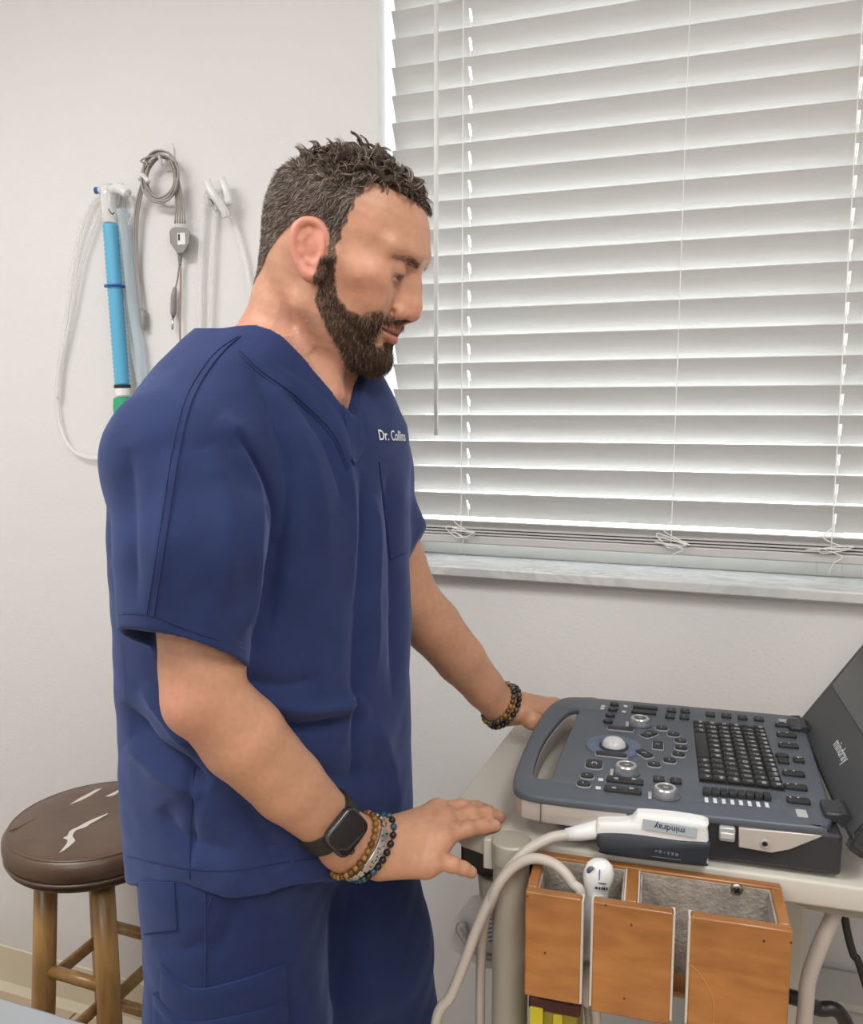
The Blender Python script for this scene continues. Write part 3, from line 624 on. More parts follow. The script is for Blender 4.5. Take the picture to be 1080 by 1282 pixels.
for x, y in ((420, 802), (400, 882)): key('rocker_key', *cs(x, y), .041, .0125, .003, rim=False); glyph('<', *cs(x - 75, y - 3), .010, rot=0); glyph('>', *cs(x + 75, y + 3), .010, rot=0)
for x, y in ((810, 207), (928, 212), (798, 258), (920, 267), (705, 792), (848, 807)): key('square_key', *cs(x, y), .0125, .0125, .002, rim=False); glyph('- -', *cs(x, y), .006)
for x, y in ((235, 165), (228, 185), (425, 165), (410, 212), (215, 787), (193, 857)): mark(*cs(x, y), .0055, .0075)
for x, y in ((183, 122), (278, 130), (372, 140), (468, 149)): key('square_key', *cd_(x, y), .0125, .0125, .002, rim=False); glyph('--', *cd_(x, y), .006)
for x, y in ((620, 184), (630, 243), (641, 305), (671, 470), (685, 550), (700, 630)): key('rocker_key', *cd_(x, y), .024, .0125, .003, rim=False); glyph('.', *cd_(x - 24, y - 4), .016, ofs=(0, .002)); glyph('.', *cd_(x + 24, y - 1), .016, ofs=(0, .002))
key('oval_key', *cd_(604, 366), .0155, .0125, .0058, rim=False); key('square_key', *cd_(612, 396), .0125, .0125, .002, rim=False); key('square_key', *cd_(703, 390), .0125, .0125, .002, rim=False); glyph('I-', *cd_(703, 385), .009)
for x, y, w, h in ((617, 152, .014, .010), (720, 697, .011, .017)): key('label_plate', *cd_(x, y), w, h, .002, .0008, mat('grey_label', (.45, .46, .46), .4), rim=False)
# slider recess
c0_, c1_ = pp(*cd_(345, 605)), None
key('slider_tray', *cd_(345, 606), .100, .040, .002, .0007, M_pan, rim=False)
for k in range(8):
    x = 160 + k * (515 - 160) / 7; y = 596 + k * 30 / 7
    key('slider_cap', *cd_(x, y - 12), .0078, .013, .001, .006, rim=False); mark(*cd_(x, y + 26), .0038, .012, .0010)
# keyboard
kq = [pp(*cd_(x, y)) for x, y in ((112, 158), (535, 195), (580, 562), (78, 515))]
kc = sum(kq) / 4; xa, xb = (kq[0][0] + kq[3][0]) / 2, (kq[1][0] + kq[2][0]) / 2; ya, yb_ = (kq[2][1] + kq[3][1]) / 2, (kq[0][1] + kq[1][1]) / 2
kbd = CB().box(((xa + xb) / 2, (ya + yb_) / 2, PZ - .0005), (xb - xa, yb_ - ya, .003)).build('keyboard', mat('keyboard_black', (.006, .006, .007), .5), um, bevel=.0012)
px_ = (xb - xa) / 6; rows = [['FN', 'AL', 'CT', ' ', 'AL', '<', 'V', '>'], ['SH'] + list('ZXCVBNM,./') + ['SH'], ['CL'] + list('ASDFGHJKL;') + ["'", 'EN'], ['TB'] + list('QWERTYUIOP[]') + ['\\'], ['`'] + list('1234567890-=') + ['BS'], ['ES'] + ['F%d' % i for i in range(1, 13)] + ['DL']]
KO = {}
for r_, row in enumerate(rows):
    n = len(row); H_ = yb_ - ya - .006
    ws = [1.0] * n
    if r_ == 0: ws[3] = 5.5
    tot = sum(ws); y = yb_ - .003; x = xa + (r_ + .5) * px_
    for s_, w in zip(row, ws):
        hh = H_ * w / tot; c = (x, y - hh / 2); y -= hh; idk = (round(hh, 5), r_ == 0)
        loc = Vector(MC @ Vector((c[0], c[1], PZ + .001)))
        if idk not in KO:
            b = MB(); P = rrect(px_ - .0022, hh - .0016, .0012, 1); b.loft([[(a, q, 0) for a, q in P], [(a, q, .0022) for a, q in P], [(a * .88, q * .88, .0030) for a, q in P]]); KO[idk] = at_local('keyboard_key', b, M_key, kbd, loc, (0, 0, AC), auto=40)
        else: dup(KO[idk], kbd, loc, (0, 0, AC))
        if s_.strip(): gl_at(s_, (c[0] + .0015, c[1]), .0075 if len(s_) == 1 else .0058, .00425)
PRT.build('key_legends', M_prt, um)['kind'] = 'stuff'
# --- lid with screen
AL = math.radians(57); hx, hz = .158, .972; LH = .335
ML = MC @ Matrix.Translation((hx, .168, hz)) @ Matrix.Rotation(-AL, 4, 'Y')                    # lid frame: x up along the lid, y across, z towards the keyboard side
lo = smooth_poly([(.000, -.166), (-.006, -.150), (-.006, .150), (.0, .164), (.012, .169), (LH - .02, .169), (LH, .155), (LH, -.155), (LH - .02, -.169), (.012, -.169)], 4)
lid = plate2d('screen_lid', [lo], ML @ Matrix.Translation((0, 0, -.022)), .022, .005, mat('lid_charcoal', (.045, .048, .052), .45), um)
plate2d('screen_bezel', [ins(lo, .97, .165, 0)], ML @ Matrix.Translation((0, 0, -.0005)), .0012, .0005, mat('bezel_charcoal', (.052, .055, .058), .5), lid)
plate2d('screen', [rrect(.245, .305, .003)], ML @ Matrix.Translation((.19, 0, .0006)), .0008, .0002, mat('screen_off', (.055, .060, .062), .25), lid)
b = MB(ML)
for (x0, x1, y0, y1) in ((.066, .068, -.154, .154),): b.box(((x0 + x1) / 2, (y0 + y1) / 2, .0012), (x1 - x0, y1 - y0, .0012))
b.build('screen_edge', M_black, lid)
V, Fc = text_geo('mindray', .018); MB(ML).add([(.034 + y, -x - .01, .0012) for x, y in V], Fc).build('lid_lettering', mat('silver_print', (.62, .64, .66), .4), lid)
for y in (.045, .292):
    CB().box((.146, y, PZ + .001), (.018, .034, .012)).build('hinge', M_dk, um, bevel=.003); CB().cyl((.156, y - .018, PZ), (.156, y + .018, PZ), .0075, seg=16).build('hinge_barrel', M_dk, um, auto=40)

# ================================================================== PROBES
pr = thing('ultrasound_probe', wc(-.04, .0, TZ), 'white ultrasound probe with dark grey grip lying beside the console', 'probe')
M_pw = mat('white_probe_shell', (.80, .80, .79), .28); M_pg = mat('dark_probe_grip', (.030, .036, .048), .4)
PY = -.012
def prx(px, py, y=PY): q = cy(px, py, y); return (q[0], q[2])
out = [prx(*q) for q in ((746, 1034), (752, 1030), (786, 1029), (795, 1022), (806, 1020), (880, 1030), (886, 1040), (887, 1062), (884, 1080), (876, 1083), (760, 1069), (750, 1062), (745, 1050))]
def lift(P):                               # keep it resting on the table
    zm = min(z_ for _, z_ in P); return [(x, z_ + max(0, TZ + .001 - zm)) for x, z_ in P]
mid = lambda P: (sum(x for x, _ in P) / len(P), sum(z_ for _, z_ in P) / len(P))
def puff(P, y0, y1, r=.004):
    cx_, cz_ = mid(P); rs = []
    for k, y in ((.90, y0), (.97, y0 + r * .5), (1.0, y0 + r * 1.3), (1.0, y1 - r * 1.3), (.97, y1 - r * .5), (.90, y1)): rs.append([((x - cx_) * (1 - (1 - k) * .5) + cx_, y, (z_ - cz_) * k + cz_) for x, z_ in P])
    return rs
oz = min(z_ for _, z_ in out); dzp = max(0, TZ + .0008 - oz) - (.0 if oz < TZ else 0)
outS = [tuple(q) for q in spline(np.array([(x, z_ + dzp) for x, z_ in out]), 4, closed=True)]
CB().loft(puff(outS, PY, PY + .030)).build('probe_shell', M_pw, pr, smooth=True)
gr = [prx(*q) for q in ((747, 1046), (752, 1043), (790, 1044), (850, 1052), (887, 1055), (887.5, 1064), (884, 1080), (875, 1083.5), (760, 1069.5), (750, 1063), (746, 1054))]
grS = [tuple(q) for q in spline(np.array([(x, z_ + dzp) for x, z_ in gr]), 4, closed=True)]
CB().loft(puff(grS, PY - .0022, PY + .012, .002)).build('probe_grip', M_pg, pr, smooth=True)
q = prx(838, 1036); qc = (q[0], PY - .0018, q[1] + dzp)
tl = Matrix.Rotation(math.radians(3), 3, 'Y')
CB().box(qc, (.055, .0012, .0105), tilt=tl).build('probe_label', mat('pale_blue_label', (.42, .47, .52), .4), pr)
V, Fc = text_geo('mindray', .0095); b = CB(); b.add([(qc[0] - x, qc[1] - .0008, qc[2] - y + (x * .05)) for x, y in V], Fc); b.build('probe_lettering', mat('dark_print', (.02, .03, .06), .5), pr)
q = prx(834, 1066); gb = CB()                                   # worn, unreadable print on the grip
for k, (dx, w_, h_) in enumerate(((-.0105, .0022, .0018), (-.0065, .0028, .0030), (-.002, .0014, .0014), (.002, .0020, .0030), (.0062, .0022, .0030), (.0105, .0030, .0028))): gb.box((q[0] + dx, PY - .0030, q[1] + dzp - dx * .05), (w_, .0006, h_))
gb.box((q[0], PY - .0030, q[1] + dzp - .0060), (.030, .0005, .0005)); gb.build('grip_print', mat('faint_print', (.16, .17, .19), .5), pr)
# cable of the first probe
k0 = prx(750, 1043); K = [wc(k0[0] + .004, PY + .012, k0[1] + dzp), c3(725, 1043, .0), c3(708, 1045, -.004)]
MB().tube(K, [.0105, .0085, .0066], 14).build('cable_boot', M_pw, pr, smooth=True)
MB().tube(spline([c3(712, 1045, -.004), c3(690, 1049, -.010), c3(664, 1062, -.022), c3(640, 1085, -.034), c3(618, 1117, -.040), c3(598, 1160, -.040), c3(583, 1200, -.040), c3(565, 1245, -.040), c3(545, 1285, -.040), wc(-.275, -.03, .55), wc(-.24, .05, .30), wc(-.19, .10, .125)], 8), .0060, 12).build('probe_cable', M_cab, pr, smooth=True)
p2 = thing('ultrasound_probe', wc(-.10, -.03, .81), 'white curved ultrasound probe standing upright in the wooden box', 'probe')
c = cz(748, 1120, zt_); bx0, by0 = c[0], -.038
topz = cy(748, 1076, by0)[2]
rs = []
for z_, w, d_ in ((topz, .004, .004), (topz - .0015, .009, .007), (topz - .006, .0135, .0105), (topz - .014, .0158, .0125), (topz - .023, .0155, .0125), (topz - .030, .0135, .011), (topz - .048, .0132, .011), (topz - .065, .015, .012), (topz - .10, .014, .011), (topz - .115, .009, .009)):
    rs.append([(bx0 + w * math.cos(a) - .10 * (topz - z_), by0 + d_ * math.sin(a), z_) for a in np.linspace(0, 2 * math.pi, 24, endpoint=False)])
CB().loft(rs[::-1]).build('probe_shell', M_pw, p2, smooth=True)
gb = CB()
for dx, w_ in ((-.0048, .0026), (-.0016, .0018), (.0010, .0014), (.0034, .0018), (.0060, .0014)): gb.box((bx0 + .002 + dx, by0 - .0122 + abs(dx + .002) * .12, topz - .0245), (w_, .0012, .0026))
gb.box((bx0 + .003, by0 - .0124, topz - .0188), (.0085, .0010, .0007)); gb.build('small_print', mat('dark_print', (.02, .03, .06), .5), p2)
b = CB(); b.box((bx0, by0 - .0118, topz - .010), (.0009, .0016, .011)); b.build('orientation_mark', M_navyp, p2)
for k in range(3): CB().tube([(bx0 - .006 - .001 * k, by0 - .0110, topz - .033 - .006 * k), (bx0 - .002 - .001 * k, by0 - .0120, topz - .034 - .006 * k), (bx0 + .004 - .001 * k, by0 - .0112, topz - .033 - .006 * k)], .0006, 6).build('grip_ridge', mat('probe_ridge', (.66, .66, .65), .3), p2)
CB().loft([[(bx0 - .0135 + a * .0095, by0 - .0065 - .0045 * a + y_, topz - .003 - .009 * z_) for a, z_ in ((.05, .9), (0, .6), (.25, .22), (.6, .0), (.85, .1), (.6, .45), (.3, .9))] for y_ in (0, -.002)]).build('side_marker', mat('slate_marker', (.12, .17, .26), .4), p2, smooth=True)
MB().tube(spline([wc(bx0 - .012, by0, topz - .113), wc(bx0 - .014, by0 - .004, .775), c3(735, 1250, -.03), wc(-.085, -.03, .60), wc(-.09, .0, .35), wc(-.10, .05, .125)], 8), .0050, 10).build('probe_cable', M_cab2, p2, smooth=True)
cc_ = cab('probe_cable', [wc(-.128, -.052, .80), c3(726, 1128, -.055), c3(716, 1106, -.052), c3(704, 1090, -.048), c3(690, 1080, -.044), c3(672, 1075, -.041), c3(655, 1078, -.040), c3(638, 1090, -.041), c3(624, 1108, -.044), c3(614, 1130, -.04), c3(606, 1155, -.02), c3(602, 1200, .0), c3(601, 1284, .01), wc(-.225, .02, .40), wc(-.20, .10, .125)], .0056, M_cab, 'pale cable arching out of the wooden box over the cart post')
cab('probe_cable', [wc(-.098, -.045, .82), wc(-.100, -.046, .775), c3(745, 1262, -.04), wc(-.075, -.03, .55), wc(-.06, .05, .125)], .0052, M_cab, 'pale cable hanging straight down out of the box gap')
# ================================================================== PERSON
# ---- implicit-surface modelling: blended round cones and ellipsoids, meshed with surface nets
class Vol:
    def __init__(s, lo, hi, h):
        s.lo = np.array(lo, float); s.h = h; n = np.ceil((np.array(hi) - s.lo) / h).astype(int) + 1
        s.n = n; s.ax = [(s.lo[i] + h * np.arange(n[i])).astype(np.float32) for i in range(3)]; s.F = np.full(n, .05, np.float32)
    def sl(s, lo, hi):
        a = np.clip(np.floor((np.array(lo) - s.lo) / s.h).astype(int), 0, s.n); b = np.clip(np.ceil((np.array(hi) - s.lo) / s.h).astype(int) + 1, 0, s.n)
        return tuple(slice(int(p), int(q)) for p, q in zip(a, b))
    def grid(s, S): return s.ax[0][S[0]][:, None, None], s.ax[1][S[1]][None, :, None], s.ax[2][S[2]][None, None, :]
    def put(s, S, d, k, op):
        f = s.F[S]
        if op == 'add': a, b, sg = f, d, 1
        else: a, b, sg = -f, d, -1
        if k > 0:
            hh = np.maximum(k - np.abs(a - b), 0) / k; r = np.minimum(a, b) - hh * hh * k * .25
        else: r = np.minimum(a, b)
        s.F[S] = sg * r
    def cone(s, a, b, ra, rb, k=0.0, op='add', sq=None):
        a = np.array(a, float); b = np.array(b, float); m = max(ra, rb) + k + 4 * s.h
        S = s.sl(np.minimum(a, b) - m, np.maximum(a, b) + m)
        if min(x.stop - x.start for x in S) <= 0: return
        X, Y, Z = s.grid(S); ba = b - a; l2 = float(ba @ ba) + 1e-12
        t = np.clip(((X - a[0]) * ba[0] + (Y - a[1]) * ba[1] + (Z - a[2]) * ba[2]) / l2, 0, 1)
        d = np.sqrt((X - a[0] - t * ba[0]) ** 2 + (Y - a[1] - t * ba[1]) ** 2 + (Z - a[2] - t * ba[2]) ** 2) - (ra + (rb - ra) * t)
        s.put(S, d.astype(np.float32), k, op)
    def chain(s, pr, k=0.0, op='add', self_k=None):
        for (a, ra), (b, rb) in zip(pr[:-1], pr[1:]): s.cone(a, b, ra, rb, k, op)
    def ell(s, c, r, k=0.0, op='add', R=None):
        c = np.array(c, float); r = np.array(r, float); m = (max(r) if R is not None else r) + k + 4 * s.h
        S = s.sl(c - m, c + m)
        if min(x.stop - x.start for x in S) <= 0: return
        X, Y, Z = s.grid(S); p = [X - c[0], Y - c[1], Z - c[2]]
        if R is not None: p = [R[i][0] * p[0] + R[i][1] * p[1] + R[i][2] * p[2] for i in range(3)]
        k0 = np.sqrt(sum((p[i] / r[i]) ** 2 for i in range(3))); k1 = np.sqrt(sum((p[i] / r[i] ** 2) ** 2 for i in range(3))) + 1e-9
        s.put(S, (k0 * (k0 - 1) / k1).astype(np.float32), k, op)
    def fn(s, f, lo=None, hi=None, k=0.0, op='add'):
        S = s.sl(s.lo if lo is None else lo, (s.lo + s.n * s.h) if hi is None else hi); X, Y, Z = s.grid(S)
        d = f(X, Y, Z); d = np.broadcast_to(d, tuple(q.stop - q.start for q in S)).astype(np.float32); s.put(S, d, k, op)
    def mesh(s):
        F = s.F.copy()
        for i in range(3):
            for e in (0, -1):
                ix = [slice(None)] * 3; ix[i] = e; F[tuple(ix)] = np.maximum(F[tuple(ix)], .001)
        n = F.shape; I = F < 0; cn = tuple(q - 1 for q in n); tot = cn[0] * cn[1] * cn[2]
        cells = []; pos = []; edges = []
        for d in range(3):
            a = [slice(None)] * 3; b = [slice(None)] * 3; a[d] = slice(0, -1); b[d] = slice(1, None)
            cr = I[tuple(a)] != I[tuple(b)]; ix = np.argwhere(cr)
            fa = F[tuple(a)][cr]; fb = F[tuple(b)][cr]; t = fa / (fa - fb); p = ix.astype(np.float64); p[:, d] += t
            e1, e2 = [(1, 2), (2, 0), (0, 1)][d]; cc = []
            for o1, o2 in ((0, 0), (-1, 0), (-1, -1), (0, -1)):
                q = ix.copy(); q[:, e1] += o1; q[:, e2] += o2; ok = ((q >= 0) & (q < np.array(cn))).all(1)
                lin = (q[:, 0] * cn[1] + q[:, 1]) * cn[2] + q[:, 2]; lin[~ok] = -1; cc.append(lin); cells.append(lin[ok]); pos.append(p[ok])
            cc = np.stack(cc, 1); flip = fa > fb; cc = np.where(flip[:, None], cc[:, ::-1], cc); edges.append(cc[(cc >= 0).all(1)])
        cells = np.concatenate(cells); pos = np.concatenate(pos); u, inv = np.unique(cells, return_inverse=True)
        cnt = np.bincount(inv); V = np.stack([np.bincount(inv, pos[:, i]) / cnt for i in range(3)], 1)
        E_ = np.concatenate(edges); Q = np.searchsorted(u, E_)
        return s.lo + V * s.h, Q
def smooth_mesh(V, Q, it=2, lam=.5):
    n = len(V); e = np.concatenate([Q[:, [0, 1]], Q[:, [1, 2]], Q[:, [2, 3]], Q[:, [3, 0]]]); e = np.concatenate([e, e[:, ::-1]]); deg = np.bincount(e[:, 0], minlength=n)[:, None]
    for k in range(it):
        for l in (lam, -lam * 1.02):
            A = np.stack([np.bincount(e[:, 0], V[e[:, 1], i], minlength=n) for i in range(3)], 1) / deg; V = V + l * (A - V)
    return V
def normals(V, Q):
    N = np.cross(V[Q[:, 2]] - V[Q[:, 0]], V[Q[:, 3]] - V[Q[:, 1]]); O = np.zeros_like(V)
    for i in range(4):
        for c in range(3): O[:, c] += np.bincount(Q[:, i], N[:, c], minlength=len(V))
    return O / (np.linalg.norm(O, axis=1)[:, None] + 1e-12)
def fast_obj(name, V, Q, m, parent, col=None, smooth=True):
    me = bpy.data.meshes.new(name); n = len(V); k = Q.shape[1]; me.vertices.add(n); me.vertices.foreach_set('co', np.asarray(V, np.float32).ravel())
    me.loops.add(len(Q) * k); me.loops.foreach_set('vertex_index', np.asarray(Q, np.int32).ravel()); me.polygons.add(len(Q))
    me.polygons.foreach_set('loop_start', np.arange(0, len(Q) * k, k, dtype=np.int32)); me.update(calc_edges=True); me.validate()
    if smooth: me.polygons.foreach_set('use_smooth', np.ones(len(me.polygons), bool))
    if col is not None:
        at = me.color_attributes.new('tint', 'FLOAT_COLOR', 'POINT'); c = np.ones((n, 4), np.float32); c[:, :3] = col; at.data.foreach_set('color', c.ravel())
    me.materials.append(m); o = bpy.data.objects.new(name, me); link(o, parent); return o
def toW(P): P = np.asarray(P, float); return P[..., 0:1] * RV + P[..., 1:2] * FV + P[..., 2:3] * ZV
def J(px, py, v):                                              # pixel at horizontal distance v -> (u, v, z)
    x, f, w = ray(px, py); t = v / f; return np.array([x * t, v, CAMH + w * t])
def uproj(P):                                                  # (u, v, z) -> pixel
    u, v, z = P[..., 0], P[..., 1], P[..., 2] - CAMH; zc = v * CP - z * SP; return CX + FPX * u / zc, CY - FPX * (v * SP + z * CP) / zc
def lerp1(x, xs, ys): return np.interp(x, xs, ys)

man = thing('person', uvz(-.18, .96, 0), 'bearded man in navy scrubs leaning over the cart and looking at the machine', 'person')

# ------------------------------------------------------------------ body frame
PHI = math.radians(35); FB = np.array([math.cos(PHI), -math.sin(PHI)]); RB = np.array([-math.sin(PHI), -math.cos(PHI)])
tz = [.70, .80, .835, .95, 1.05, 1.15, 1.25, 1.33, 1.38, 1.42, 1.45, 1.475, 1.495, 1.512]
ta = [.166, .173, .177, .176, .176, .179, .184, .187, .180, .155, .130, .104, .080, .045]
tb = [.142, .147, .150, .149, .147, .144, .139, .133, .124, .110, .097, .085, .072, .045]
tu = [-.188, -.189, -.190, -.191, -.192, -.192, -.189, -.187, -.184, -.181, -.178, -.176, -.174, -.172]
tv = [.965] * 8 + [.962, .96, .958, .956, .954, .952]
def body_xy(X, Y, Z):
    cu, cv = lerp1(Z, tz, tu), lerp1(Z, tz, tv); du, dv = X - cu, Y - cv
    return du * FB[0] + dv * FB[1], du * RB[0] + dv * RB[1]    # forward, to his right
def torso(X, Y, Z, off=0.0, n=2.35):
    f, r = body_xy(X, Y, Z); a, b = lerp1(Z, tz, ta) - off, lerp1(Z, tz, tb) - off
    q = (np.abs(f / b) ** n + np.abs(r / a) ** n) ** (1 / n); d = (q - 1) * np.minimum(a, b)
    return np.maximum(d, (Z - 1.488 + off) * .9)

# ------------------------------------------------------------------ head (own frame: x forward, y to his left, z up)
TH, PS = math.radians(20), math.radians(14)
hf = np.array([math.cos(TH) * math.cos(PS), -math.cos(TH) * math.sin(PS), -math.sin(TH)]); hl = np.array([math.sin(PS), math.cos(PS), 0]); hu = np.cross(hf, hl)
H0 = J(430, 310, .93); HM = np.stack([hf, hl, hu])            # rows
def h2u(P): return np.asarray(P) @ HM + H0
def u2h(P): return (np.asarray(P) - H0) @ HM.T
hz_ = np.array([-.122, -.117, -.112, -.105, -.095, -.085, -.078, -.066, -.055, -.040, -.020, 0, .0167, .033, .045, .060, .075, .085, .092])
hxf = np.array([.030, .050, .064, .075, .080, .0775, .0800, .0820, .0825, .0800, .0825, .086, .0915, .0885, .0845, .0755, .056, .032, .005])
hxb = np.array([.010, .008, .004, .000, -.012, -.025, -.035, -.055, -.066, -.076, -.084, -.089, -.091, -.090, -.087, -.079, -.063, -.045, -.015])
hw = np.array([.010, .024, .034, .044, .052, .057, .060, .063, .0655, .068, .0705, .0725, .0735, .0740, .0725, .067, .055, .040, .016])
vol = Vol((-.215, -.15, -.31), (.125, .15, .105), .0016)
def skull(X, Y, Z):
    xf, xb, w = lerp1(Z, hz_, hxf), lerp1(Z, hz_, hxb), lerp1(Z, hz_, hw); xc = xb + (xf - xb) * lerp1(Z, [-.12, -.06, 0, .09], [.30, .40, .46, .48])
    ax = np.where(X > xc, xf - xc, xc - xb); n = np.where(X > xc, 2.25, 2.1)
    q = (np.abs((X - xc) / ax) ** n + np.abs(Y / w) ** n) ** (1 / n); d = (q - 1) * np.minimum(ax, w)
    return np.maximum(d, np.maximum(Z - .0925, -.1215 - Z))
vol.fn(skull, (-.12, -.1, -.14), (.12, .1, .105))
for s_ in (-1, 1):
    vol.cone((.083, s_ * .010, .0165), (.068, s_ * .047, .013), .0085, .008, .012)            # brow
    vol.ell((.054, s_ * .049, -.021), (.020, .016, .012), .024)                                # cheekbone
    vol.ell((.0640, s_ * .036, -.043), (.013, .015, .015), .020)                               # smiling cheek
    vol.cone((.004, s_ * .056, -.068), (.050, s_ * .031, -.106), .011, .012, .020)             # jaw
    vol.ell((.093, s_ * .031, -.008), (.018, .0165, .0115), .012, 'sub')                       # eye socket
vol.chain([((.083, 0, .004), .0070), ((.0885, 0, -.016), .0078), ((.0940, 0, -.034), .0095), ((.0950, 0, -.0415), .0105)], .009)
vol.chain([((.076, 0, .002), .0100), ((.078, 0, -.018), .0120), ((.080, 0, -.036), .0140), ((.080, 0, -.044), .0140)], .010)
for s_ in (-1, 1):
    vol.ell((.0855, s_ * .0130, -.0450), (.0110, .0085, .0088), .0035)                           # ala
    vol.ell((.0895, s_ * .0085, -.0535), (.0062, .0042, .0036), .002, 'sub'); vol.cone((.0765, s_ * .0205, -.0385), (.0735, s_ * .0215, -.0500), .0010, .0012, .003, 'sub')                    # nostril
    vol.cone((.0815, s_ * .0205, -.0470), (.066, s_ * .0325, -.0640), .0019, .0016, .005, 'sub')  # nasolabial fold
vol.ell((.070, 0, -.099), (.017, .024, .015), .014)                                             # chin
vol.cone((.0825, 0, -.0560), (.079, 0, -.0610), .007, .008, .008)                               # philtrum
for s_ in (-1, 1):                                                                               # lips
    vol.cone((.0865, 0, -.0640), (.0735, s_ * .0228, -.0658), .0045, .0025, .004)
    vol.cone((.0850, 0, -.0745), (.0735, s_ * .0208, -.0692), .0055, .0028, .004)
for s_ in (-1, 1): vol.cone((.0930, 0, -.0690), (.0720, s_ * .0262, -.0662), .0016, .0012, .0015, 'sub')
EYE = [np.array([.0725, s_ * .0325, -.0085]) for s_ in (-1, 1)]
for c in EYE:
    vol.ell(c, (.0134, .0145, .0130), .0055)
    def wedge(X, Y, Z, c=c):                                                                     # narrow opening between the lids, gaze lowered
        x, y, z = X - c[0], Y - c[1], Z - c[2]; sh = -.0040 - .0012 * (np.abs(y) / .0125) ** 2
        return np.maximum(np.maximum(np.abs(z - sh) - .0034 * np.maximum(1 - (y / .0125) ** 2, 0), .0045 - x), np.abs(y) - .0125)
    vol.fn(wedge, c - .016, c + .022, .0012, 'sub')
    vol.ell(c, (.0121, .0125, .0118), 0.0)
for s_ in (-1, 1):
    for k_, (dx, dz) in enumerate(((-.012, .004), (-.014, -.002), (-.012, -.008))): vol.cone((.0625, s_ * .0500, -.0095 - .003 * k_), (.0625 + dx, s_ * .0610, -.0095 - .003 * k_ + dz), .0008, .0003, .003, 'sub')
    vol.cone((.0785, s_ * .0235, -.0195), (.0660, s_ * .0430, -.0225), .0008, .0006, .004, 'sub')
# ears
def ear_pt(p, q, s_, out=0.0):
    t = math.radians(16); P, Q_ = p * math.cos(t) - q * math.sin(t), p * math.sin(t) + q * math.cos(t)
    P *= .88; Q_ *= .88; return np.array([.0015 + P, s_ * (.0715 + .30 * (.012 - p) + out), -.0165 + Q_])
for s_ in (-1, 1):
    vol.ell(ear_pt(-.004, 0, s_, -.001), (.0178, .0042, .0268), .003, R=np.array([[.93, s_ * .28, .25], [s_ * -.29, .955, 0], [-.24, s_ * -.07, .968]]))
    for p_, qa, qb in ((-.0145, .018, -.006), (-.006, .022, -.016), (.003, .020, -.022)): vol.cone(ear_pt(p_, qa, s_, -.002), ear_pt(p_, qb, s_, -.002), .0052, .0052, .004)
    rim = [((.013, -.003), .003), ((.0145, .010), .0034), ((.0105, .022), .0038), ((.001, .0300), .0040), ((-.011, .0300), .0040), ((-.0195, .0215), .0040), ((-.0215, .006), .0038), ((-.0180, -.010), .0036), ((-.0110, -.0215), .0042), ((-.003, -.0290), .0058), ((.006, -.0275), .0052), ((.010, -.019), .0042)]
    rm = spline(np.array([(p, q, r) for (p, q), r in rim]), 4); vol.chain([(ear_pt(p, q, s_, .002), r) for p, q, r in rm], .0025)
    vol.ell(ear_pt(-.001, -.004, s_, .0075), (.0085, .0052, .0095), .003, 'sub')
    vol.chain([(ear_pt(p, q, s_, .0015), .0030) for p, q in ((-.0065, .0185), (-.0125, .010), (-.0125, -.003), (-.0065, -.0135), (.002, -.0165))], .003)
    vol.ell(ear_pt(.0105, -.006, s_, .002), (.0042, .0045, .0055), .003)
    vol.cone(ear_pt(.012, 0, s_, -.012), ear_pt(-.004, 0, s_, -.008), .015, .012, .004)
# neck, trapezius and upper chest
NK = [(J(386, 335, .945), .047), (J(372, 395, .950), .0500), (J(358, 450, .955), .060), (J(345, 520, .958), .072)]
vol.chain([(u2h(p), r) for p, r in NK], .013)
for px, py, v_, r_ in ((262, 478, .87, .026), (445, 490, 1.06, .026)): vol.cone(u2h(J(345, 425, .955)), u2h(J(px, py, v_)), .024, r_, .025)
vol.cone(u2h(J(355, 330, .94)), u2h(J(345, 420, .948)), .022, .030, .012)
vol.cone(u2h(J(395, 365, .905)), u2h(J(418, 492, .895)), .013, .010, .018)                          # neck tendon
def chest(X, Y, Z):
    P = [X * HM[0][i] + Y * HM[1][i] + Z * HM[2][i] + H0[i] for i in range(3)]; return np.maximum(torso(P[0], P[1], P[2], .011), 1.345 - P[2])
vol.fn(chest, None, None, .02)
HV, HQ = vol.mesh(); HV = smooth_mesh(HV, HQ, 2); HN = normals(HV, HQ)

def n3(P, f, seed=0):
    """cheap smooth noise in about -1..1"""
    r = np.random.default_rng(seed); o = np.zeros(len(P))
    for k in range(7):
        w = r.normal(0, 1, 3); w *= f * (1 + .25 * k) / np.linalg.norm(w); o += np.sin(P @ w + r.random() * 6.28)
    return o / 3.2
def inpoly(x, y, poly):
    c = np.zeros(len(x), bool); n = len(poly)
    for i in range(n):
        (x1, y1), (x2, y2) = poly[i], poly[i - 1]
        m = ((y1 > y) != (y2 > y)) & (x < (x2 - x1) * (y - y1) / (y2 - y1 + 1e-12) + x1); c ^= m
    return c
def gauss(P, c, s): return np.exp(-(((P - np.array(c)) / np.array(s)) ** 2).sum(1))
x, y, z = HV.T; ay = np.abs(y)
SK = np.array([.61, .315, .20])
def mixc(c, t, m): m = np.clip(m, 0, 1)[:, None]; return c * (1 - m) + np.array(t) * m
hc = np.tile(SK, (len(HV), 1)) * (1 + .05 * n3(HV, 90, 1))[:, None]
PA = np.stack([x, ay, z], 1)
hc = mixc(hc, (.63, .275, .19), .8 * gauss(PA, (.06, .05, -.03), (.025, .025, .02)) + .8 * gauss(PA, (.10, 0, -.042), (.015, .02, .014)))
hc = mixc(hc, (.66, .26, .19), .75 * ((x > -.03) & (x < .022) & (ay > .0755) & (z > -.05)))
